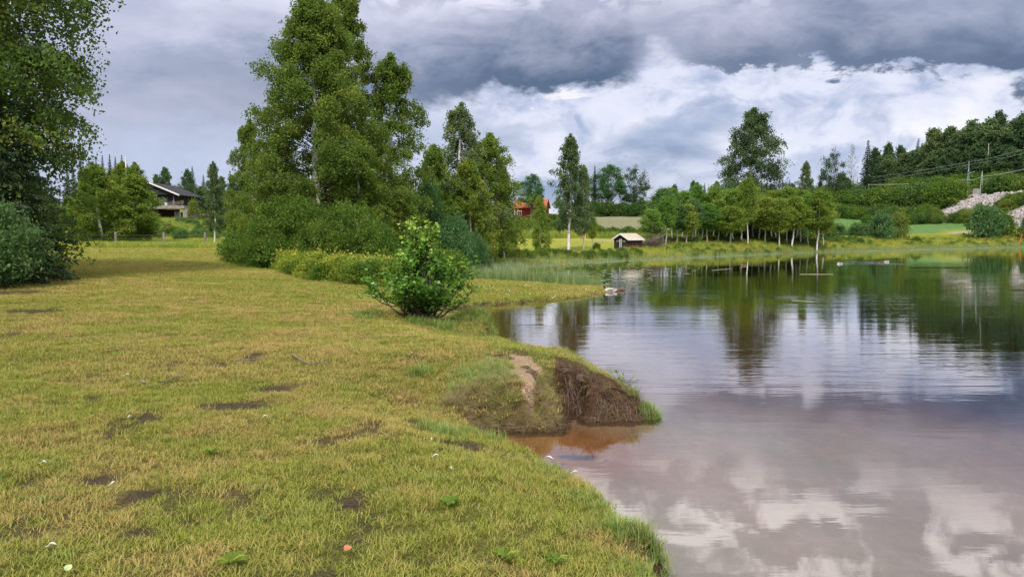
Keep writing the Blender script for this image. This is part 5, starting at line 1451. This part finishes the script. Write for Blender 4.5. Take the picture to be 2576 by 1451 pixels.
m5 = mast(2640, 146, 330, 'mast just outside the right of the view carrying the wires', M_steel, .8)
def wire(name, pts, r_, label):
    b = MB(); P = []
    for (a_, c_) in zip(pts[:-1], pts[1:]):
        a_ = np.array(a_); c_ = np.array(c_)
        for f in np.linspace(0, 1, 9)[:-1]:
            p = a_ * (1 - f) + c_ * f; p[2] -= 4 * f * (1 - f) * .35; P.append(p)
    P.append(np.array(pts[-1])); b.tube(P, r_, 4, cap=False)
    o = link(name, b.mesh(name, M_wirel)); tag(o, label, 'wire')
M_wirel = simple('pale_cable', (.42, .45, .40), (.36, .38, .34), 1, .6, .3)
def top(m_, f): return (m_[0], m_[1], m_[2] + m_[3] * f)
wire('overhead_cable', [top(m3, .95), top(m1, .50), top(m2, .78), top(m5, .50)], .055, 'thick pale overhead cable sagging from mast to mast')
wire('overhead_wire', [top(m4, .95), top(m1, .97), top(m5, .85)], .022, 'thin upper wire reaching the top of the tall mast')
wire('overhead_wire', [top(m4, .80), top(m1, .90), top(m5, .78)], .022, 'second thin wire just under the upper one')
cx_, cz_ = at_depth(2449, 487, 173)
cb_ = thing('equipment_cabinet', 'grey metal cabinet on a small platform beside the railway masts', 'cabinet', (cx_, 172.2, 10.3))
b = MB(); b.box((0, 0, 1.1), (1.8, 1.0, 1.6)); cbx = link('housing', b.mesh('housing', M_conc), cb_)
b = MB(); b.box((.3, -.52, 1.1), (.8, .03, 1.3)); link('door', b.mesh('door', M_steel), cb_)
b = MB(); b.box((-.5, 0, .2), (3.6, 1.4, .1)); link('platform', b.mesh('platform', M_steel), cb_)
for s in (-2.1, -1.4): 
    b = MB(); b.box((s, -.6, .7), (.06, .06, 1.0)); link('railing_post', b.mesh('railing_post', M_steel), cb_)
b = MB(); b.box((-1.7, -.6, 1.15), (1.2, .06, .06)); link('railing', b.mesh('railing', M_steel), cb_)
# power poles in the wood
for px, Y, t0_, lab in [(2474, 188, 362, 'thin grey power pole in front of the hillside wood above the masts'), (2543, 186, 390, 'pale power pole at the right end of the hillside wood')]:
    X = (px - CX) / FPX * Y; z = gz(X, Y); zt = at_depth(px, t0_, Y)[1]
    b = MB(); b.tube([(0, 0, 0), (0, 0, zt - z)], [.14, .10], 6); o = link('power_pole', b.mesh('power_pole', M_pale), None, (X, Y, z)); tag(o, lab, 'pole')
# orange stakes
M_or = simple('orange_stake', (.65, .16, .04), (.5, .12, .03), 3, .6)
for px, Y, h_, lean_, lab in [(1872, 100, 1.6, .15, 'orange stake among the stems of the young stand'), (2560, 122, 1.9, .3, 'leaning orange stake at the right edge of the meadow')]:
    X = (px - CX) / FPX * Y; z = gz(X, Y)
    b = MB(); b.tube([(0, 0, 0), (lean_ * h_, 0, h_)], .05, 5); o = link('marker_stake', b.mesh('marker_stake', M_or), None, (X, Y, z)); tag(o, lab, 'stake')
M_yel = simple('yellow_marker', (.6, .45, .03), (.5, .38, .03), 3, .6)
X = (1472 - CX) / FPX * 84; b = MB(); b.tube([(0, 0, 0), (0, 0, .8), (0, 0, .95)], [.06, .06, .12], 6)
o = link('marker_post', b.mesh('marker_post', M_yel), None, (X, 84, gz(X, 84))); tag(o, 'short yellow marker post on the far lawn right of the lone birch', 'post')

# ------------------------------------------------------------------ on the water
M_pad = simple('lily_pad_leaf', (.20, .27, .10), (.26, .30, .16), 3, .35, .5)
padm = []
for i in range(3):
    b = MB(); a = np.linspace(.25, 2 * pi - .25, 11)
    P = np.c_[np.r_[0, np.cos(a)], np.r_[0, np.sin(a)], np.r_[0, rng.normal(.0, .04, 11)]]
    b.add(P, [[0, j, j + 1] for j in range(1, 11)]); padm.append(b.mesh('lily_pad', M_pad))
r = np.random.default_rng(8); cnt = 0
while cnt < 170:
    px = r.uniform(1290, 1760); py = r.uniform(664, 718) if px < 1640 else r.uniform(660, 706)
    if px > 1640 and r.uniform() < .55: continue
    X, Y = on_plane(px, py)
    if float(shore_d(np.array([X]), np.array([Y]))[0]) > -.4: continue
    o = link('lily_pad', padm[cnt % 3], None, (X, Y, .006)); s = r.uniform(.07, .17); o.scale = (s * 1.15, s, s); o.rotation_euler = (0, 0, r.uniform(0, 6.3))
    tag(o, 'small pale lily pad floating among many off the far bank', 'lily pad', 'lily pads floating between the low spit and the shed'); cnt += 1
dp_ = bpy.data.objects.new('debris_flake', padm[0])
pts = []
for (ax_, ay_), (bx_, by_) in zip(shore_pl[2:-1], shore_pl[3:]):
    L = math.hypot(bx_ - ax_, by_ - ay_); nn = int(L * 26); t = R2.uniform(0, 1, nn); nx_, ny_ = (by_ - ay_) / L, -(bx_ - ax_) / L
    o_ = 2.3 + R2.normal(0, .22, nn) + (fbm(t * L * .3, t * 0 + ax_, 91) - .5) * 1.2
    pts.append(np.c_[ax_ + (bx_ - ax_) * t + nx_ * o_, ay_ + (by_ - ay_) * t + ny_ * o_, np.full(nn, .005)])
pts = np.concatenate(pts); r9 = R2.uniform(.03, .13, len(pts))
scatter('floating_debris', [dp_], pts, r9, r9 * 0, 'pale line of floating leaves and scum along the outer edge of the reeds', 'debris', rot=np.c_[r9 * 0, r9 * 0, R2.uniform(0, 6, len(pts))], scz=r9 * .5)
def duck(name, X, Y, rz, label, s=1.0, male=True, z=0.0):
    t = thing(name, label, 'duck', (X, Y, z), rz, None); t.scale = (s, s, s)
    body_m = M_dbody if male else M_dbrown
    b = MB()
    xs = [-.30, -.24, -.15, 0, .13, .20, .23]; ra = [.006, .045, .085, .105, .095, .06, .01]; zs = [.09, .075, .06, .05, .055, .07, .085]
    P = np.c_[xs, np.zeros(7), zs]; b.tube(P, ra, 10); o = link('body', b.mesh('body', body_m, True), t)
    b = MB(); b.tube([(.15, 0, .08), (.20, 0, .15), (.215, 0, .20), (.235, 0, .225), (.26, 0, .225), (.285, 0, .215)], [.045, .036, .036, .045, .038, .012], 8); link('head', b.mesh('head', M_dhead if male else M_dbrown, True), t)
    b = MB(); b.hexa([(.275, -.016, .200), (.335, -.014, .196), (.335, .014, .196), (.275, .016, .200), (.275, -.012, .222), (.335, -.012, .204), (.335, .012, .204), (.275, .012, .222)]); link('bill', b.mesh('bill', M_bill), t)
    for q in (-1, 1):
        b = MB(); b.tube([(.10, q * .08, .08), (-.05, q * .098, .09), (-.24, q * .03, .12)], [.03, .05, .008], 6); link('wing', b.mesh('wing', M_dwing if male else M_dbrown, True), t)
    return t
M_dbody = simple('grey_plumage', (.50, .48, .46), (.38, .36, .34), 8, .8)
M_dbrown = simple('brown_plumage', (.17, .12, .08), (.09, .06, .04), 14, .8)
M_dhead = simple('dark_head', (.02, .04, .03), (.02, .03, .03), 8, .4, .5)
M_bill = simple('yellow_bill', (.45, .36, .06), (.4, .3, .05), 5, .5)
M_dwing = simple('grey_wing', (.30, .27, .25), (.18, .16, .15), 9, .8)
dx_, dy_ = on_plane(1534, 734)
duck('duck', dx_, dy_, radians(175), 'grey duck resting on the tip of the low grassy spit', .95, True, max(gz(dx_, dy_), 0) - .0)
dx_, dy_ = on_plane(1562, 731)
duck('duck', dx_, dy_, radians(20), 'brown duck resting just right of the grey one on the spit tip', .8, False, max(gz(dx_, dy_), 0) - .01)
def wake(x0, y0, ang, L, spread, label, w=.06, h=.010):
    t = thing('wake', label, 'wake', (x0, y0, 0), ang)
    for q in (-1, 1):
        b = MB(); n_ = 26; r = np.random.default_rng(int(abs(x0 * 10)) + q + 3)
        xs = -np.linspace(0, L, n_); ys = q * spread * (np.linspace(0, 1, n_) ** .9) + r.normal(0, .02, n_); wd = w * (.5 + np.linspace(0, 1, n_)) * r.uniform(.4, 1.2, n_)
        V = np.concatenate([np.c_[xs, ys - wd, np.full(n_, .002)], np.c_[xs, ys, h * r.uniform(.5, 1, n_)], np.c_[xs, ys + wd, np.full(n_, .002)]])
        i = np.arange(n_ - 1)
        b.add(V, np.concatenate([np.stack([i, i + 1, i + 1 + n_, i + n_], -1), np.stack([i + n_, i + n_ + 1, i + 1 + 2 * n_, i + 2 * n_], -1)]))
        link('ripple', b.mesh('ripple', M_wake, True), t)
m, k, out = mat('disturbed_water')
gl = k.new('ShaderNodeBsdfGlossy'); gl.inputs['Roughness'].default_value = .12
tr = k.new('ShaderNodeBsdfTransparent'); fr = k.new('ShaderNodeFresnel'); fr.inputs[0].default_value = 1.45
ms = k.new('ShaderNodeMixShader'); k.l.new(fr.outputs[0], ms.inputs[0]); k.l.new(tr.outputs[0], ms.inputs[1]); k.l.new(gl.outputs[0], ms.inputs[2]); k.l.new(ms.outputs[0], out.inputs[0])
M_wake = m
for px, py, rz_, lab, ml, wl, ws_ in [(2112, 664, 178, 'leftmost swimming duck trailing a long wake far out on the lake', True, 9.5, .9), (2216, 661, 5, 'middle swimming duck of the two close together on the far lake', False, 1.5, .3), (2231, 659, 8, 'right-hand swimming duck ahead of its close companion', True, 4.0, .5), (1869, 669, 175, 'single distant duck swimming off the young stand', False, 2.0, .5)]:
    X, Y = on_plane(px, py)
    duck('duck', X, Y, radians(rz_), lab, .8, ml, -.02)
    wake(X, Y, radians(rz_), wl, ws_, 'bright wake streaming behind the ' + lab.split(' far')[0].split(' trailing')[0].split(' ahead')[0].split(' off')[0])
# floating stems
M_stem = simple('floating_stem', (.42, .42, .30), (.34, .33, .22), 3, .7)
for (xa, ya), (xb, yb), lab in [((2012, 690), (2096, 690), 'long straight pale stem floating far out on the lake'), ((1992, 755), (2046, 760), 'short pale stem floating nearer on the lake'), ((1790, 680), (1836, 676), 'pale stem afloat below the young stand reflection')]:
    p0 = on_plane(xa, ya); p1 = on_plane(xb, yb)
    b = MB(); b.tube([(p0[0], p0[1], .004), ((p0[0] + p1[0]) / 2, (p0[1] + p1[1]) / 2, .010), (p1[0], p1[1], .004)], .007, 5); o = link('floating_stem', b.mesh('floating_stem', M_stem)); tag(o, lab, 'stem')

# ------------------------------------------------------------------ the eroded spit
M_root = simple('root', (.085, .06, .048), (.17, .135, .115), 9, .9)
rt = thing('exposed_roots', 'tangle of grey roots hanging from the undercut hollow of the spit', 'roots', (.72, 9.1, 0))
r = np.random.default_rng(12)
for i in range(20):
    x0 = r.uniform(-.10, .45); y0 = .45 - x0 * .6 + r.normal(0, .05); z0 = .50 - .35 * max(x0, 0) + r.normal(0, .03)
    L = r.uniform(.25, .75); a = r.normal(-1.3, .5)
    s = np.linspace(0, 1, 7)
    P = np.c_[x0 + cos(a) * L * .5 * s + r.normal(0, .015, 7), y0 - .25 * s - abs(sin(a)) * L * .55 * s + r.normal(0, .015, 7), np.maximum(z0 - (z0 - r.uniform(.0, .2)) * s ** 1.2, .01)]
    b = MB(); b.tube(P, np.linspace(r.uniform(.003, .0055), .0015, 7), 5, cap=False); link('root', b.mesh('root', M_root), rt)
for i in range(16):
    x0 = r.uniform(.25, .95); z0 = .30 - .20 * x0; y0 = -.28 + r.normal(0, .02)
    s = np.linspace(0, 1, 5)
    P = np.c_[x0 + r.normal(0, .02, 5).cumsum(), y0 - .06 * s, z0 * (1 - s) + .02]
    b = MB(); b.tube(P, np.linspace(.004, .0015, 5), 4, cap=False); link('root', b.mesh('root', M_root), rt)
# clods
M_clod = simple('soil_clod', (.11, .075, .06), (.06, .04, .032), 12, .95, .05, .01)
for i, (px, py, z_, s) in enumerate([(1322, 925, .50, .10), (1335, 940, .47, .12), (1430, 925, .50, .14), (1465, 950, .42, .12)]):
    X, Y = on_plane(px, py, z_)
    b = MB(); th = np.linspace(0, pi, 9); rr = np.sin(th) * s; zq = np.cos(th) * s
    b.tube(np.c_[rng.normal(0, .006, 9), rng.normal(0, .006, 9), -zq * .9], np.maximum(rr * rng.uniform(.85, 1.15, 9), .003), 9); o = link('soil_clod', b.mesh('soil_clod', M_clod, True), None, (X, Y, gz(X, Y) - .015)); o.scale = (.75, .65, .5)
    tag(o, ['flat brown clod at the head of the sandy scar', 'rounder brown clod on the sandy scar', 'clod lodged at the top of the root hollow', 'clod on the soil face right of the roots'][i], 'clod')
# little broad-leaved plant behind the spit
b = MB(); rng = np.random.default_rng(3)
Pn = np.array([(r.normal(0, .07), r.normal(0, .03), r.uniform(.10, .26)) for _ in range(14)]); Nn = rng.normal(size=(14, 3)); Nn /= np.linalg.norm(Nn, axis=1, keepdims=True)
rounded_leaf(b, Pn, Nn, .05, rng.uniform(.3, 1, 14))
X, Y = 1.42, 9.62
t = thing('seedling', 'small alder seedling on the back edge of the spit', 'seedling', (X, Y, gz(X, Y)))
link('foliage', b.mesh('foliage', M_alder), t)
b = MB()
for p in Pn: b.tube([(0, 0, 0), (p[0] * .5, p[1] * .5, p[2] * .6), tuple(p)], [.004, .003, .002], 4, cap=False)
link('stem', b.mesh('stem', M_twig), t)

# ------------------------------------------------------------------ litter on the lawn
M_feather = simple('white_feather', (.78, .78, .76), (.6, .6, .58), 30, .8)
M_stick = simple('stick_bark', (.10, .085, .07), (.22, .19, .16), 20, .9)
def feather(px, py, rz_, label, L=.07, z_=.6):
    L *= .7
    X, Y = on_plane(px, py, z_); z = gz(X, Y)
    if z > 0: X, Y = on_plane(px, py, z + .03); z = gz(X, Y)
    t = thing('feather', label, 'feather', (X, Y, max(z, 0) + .045), rz_)
    b = MB(); s = np.linspace(0, 1, 7); w = np.array([.1, .55, .9, 1, .85, .5, .05]) * L * .16
    V = np.concatenate([np.c_[s * L, -w, .012 * np.sin(s * 3) + .006], np.c_[s * L, w * 0, .012 * np.sin(s * 3)], np.c_[s * L, w, .012 * np.sin(s * 3) + .006]]); i = np.arange(6)
    b.add(V, np.concatenate([np.stack([i, i + 1, i + 8, i + 7], -1), np.stack([i + 7, i + 8, i + 15, i + 14], -1)])); link('vane', b.mesh('vane', M_feather), t)
    b = MB(); b.tube([(-.25 * L, 0, 0), (L * .5, 0, .012), (L, 0, .004)], [.0012, .001, .0005], 4); link('quill', b.mesh('quill', M_feather), t)
for px, py, a, lab, L in [(313, 946, .2, 'white feather left of the dead twigs, mid lawn', .07), (322, 1051, 1.2, 'greyish feather on the lawn left of the bare patch', .06), (661, 1056, .5, 'white feather below the brown bare patch', .06), (277, 1226, .9, 'small white feather above the nearest soil patches', .06), (119, 1384, .3, 'crumpled white feather near the bottom left corner', .06),
        (101, 1170, .1, 'white feather by the bare soil at far left', .06), (1085, 1106, 1.4, 'feather on the lawn below the eroded spit', .05), (1090, 1151, .2, 'pale curled feather nearer than the eroded spit', .06), (1137, 1180, 2.2, 'tiny feather right of the pale curled one', .04), (852, 813, .3, 'distant white feather in front of the alder bush', .08), (1440, 1123, .1, 'white feather floating on the pool over dark litter', .08), (1390, 1092, 2.6, 'long white feather lying at the foot of the spit', .11)]:
    feather(px, py, a, lab, L)
def stick(pix, rad, label, z_=.6):
    P = []
    for px, py in pix:
        X, Y = on_plane(px, py, z_); z = gz(X, Y); X, Y = on_plane(px, py, z + .03); P.append((X, Y, gz(X, Y) + .045))
    b = MB(); b.tube(P, np.linspace(rad, rad * .4, len(P)), 6); o = link('stick', b.mesh('stick', M_stick)); tag(o, label, 'stick')
stick([(733, 893), (752, 905), (768, 912), (776, 916)], .012, 'thick pale twig lying on the lawn left of the branching one')
stick([(779, 918), (798, 914), (815, 912), (828, 922)], .009, 'thin branching twig on the lawn below the alder bush')
stick([(1024, 896), (1040, 889), (1056, 883)], .008, 'short slanting twig above the eroded spit')
stick([(410, 958), (440, 950), (462, 940)], .008, 'dark twig on the lawn left of the bare patch')
stick([(585, 908), (630, 903), (672, 906)], .008, 'long thin twig across the small bare spots')
stick([(356, 960), (366, 964)], .014, 'short dark stub of bark on the mid lawn')
# leaves lying about
def flatleaf(px, py, label, m_, s, name='fallen_leaf'):
    X, Y = on_plane(px, py, .62); z = gz(X, Y); X, Y = on_plane(px, py, z + .04)
    b = MB(); global rng
    rng = np.random.default_rng(int(px)); rounded_leaf(b, np.zeros((1, 3)), np.array([[.15, -.35, .92]]), s, np.array([.5]))
    o = link(name, b.mesh(name, m_), None, (X, Y, gz(X, Y) + .05)); tag(o, label, 'leaf')
flatleaf(874, 1384, 'orange-brown dead leaf on the lawn at the bottom middle', simple('dead_leaf', (.42, .17, .08), (.3, .12, .05), 20, .7), .07)
flatleaf(172, 1432, 'pale green leaf on the lawn at bottom left', simple('pale_leaf', (.38, .48, .22), (.3, .4, .18), 20, .5), .05)
# broad-leaved weeds in the turf
def weed(px, py, label, s=.10):
    X, Y = on_plane(px, py, .6); z = gz(X, Y); X, Y = on_plane(px, py, z + .03)
    b = MB()
    for i in range(8):
        a = i * 2.4 + .3; L = s * random.uniform(.45, .95); w = L * .22
        P = [(0, 0, .01), (cos(a) * L * .5 - sin(a) * w, sin(a) * L * .5 + cos(a) * w, .035), (cos(a) * L, sin(a) * L, .03), (cos(a) * L * .5 + sin(a) * w, sin(a) * L * .5 - cos(a) * w, .035)]
        b.add(P, [(0, 3, 2, 1)], random.uniform(.4, 1))
    o = link('weed', b.mesh('weed', M_bush), None, (X, Y, gz(X, Y) + .02)); tag(o, label, 'weed')
for px, py, lab, s in [(530, 1140, 'green rosette weed on the lawn right of the bare soil', .09), (1135, 1268, 'plantain rosette on the lawn near the bank', .12), (1400, 1400, 'broad plantain leaves near the bottom edge of the bank', .12), (1270, 1392, 'yellowish rosette weed at the bottom of the lawn', .12), (580, 1412, 'light green weed at the bottom of the lawn, left half', .11), (960, 862, 'dark weed in the turf left of the alder foot', .15)]:
    weed(px, py, lab, s)
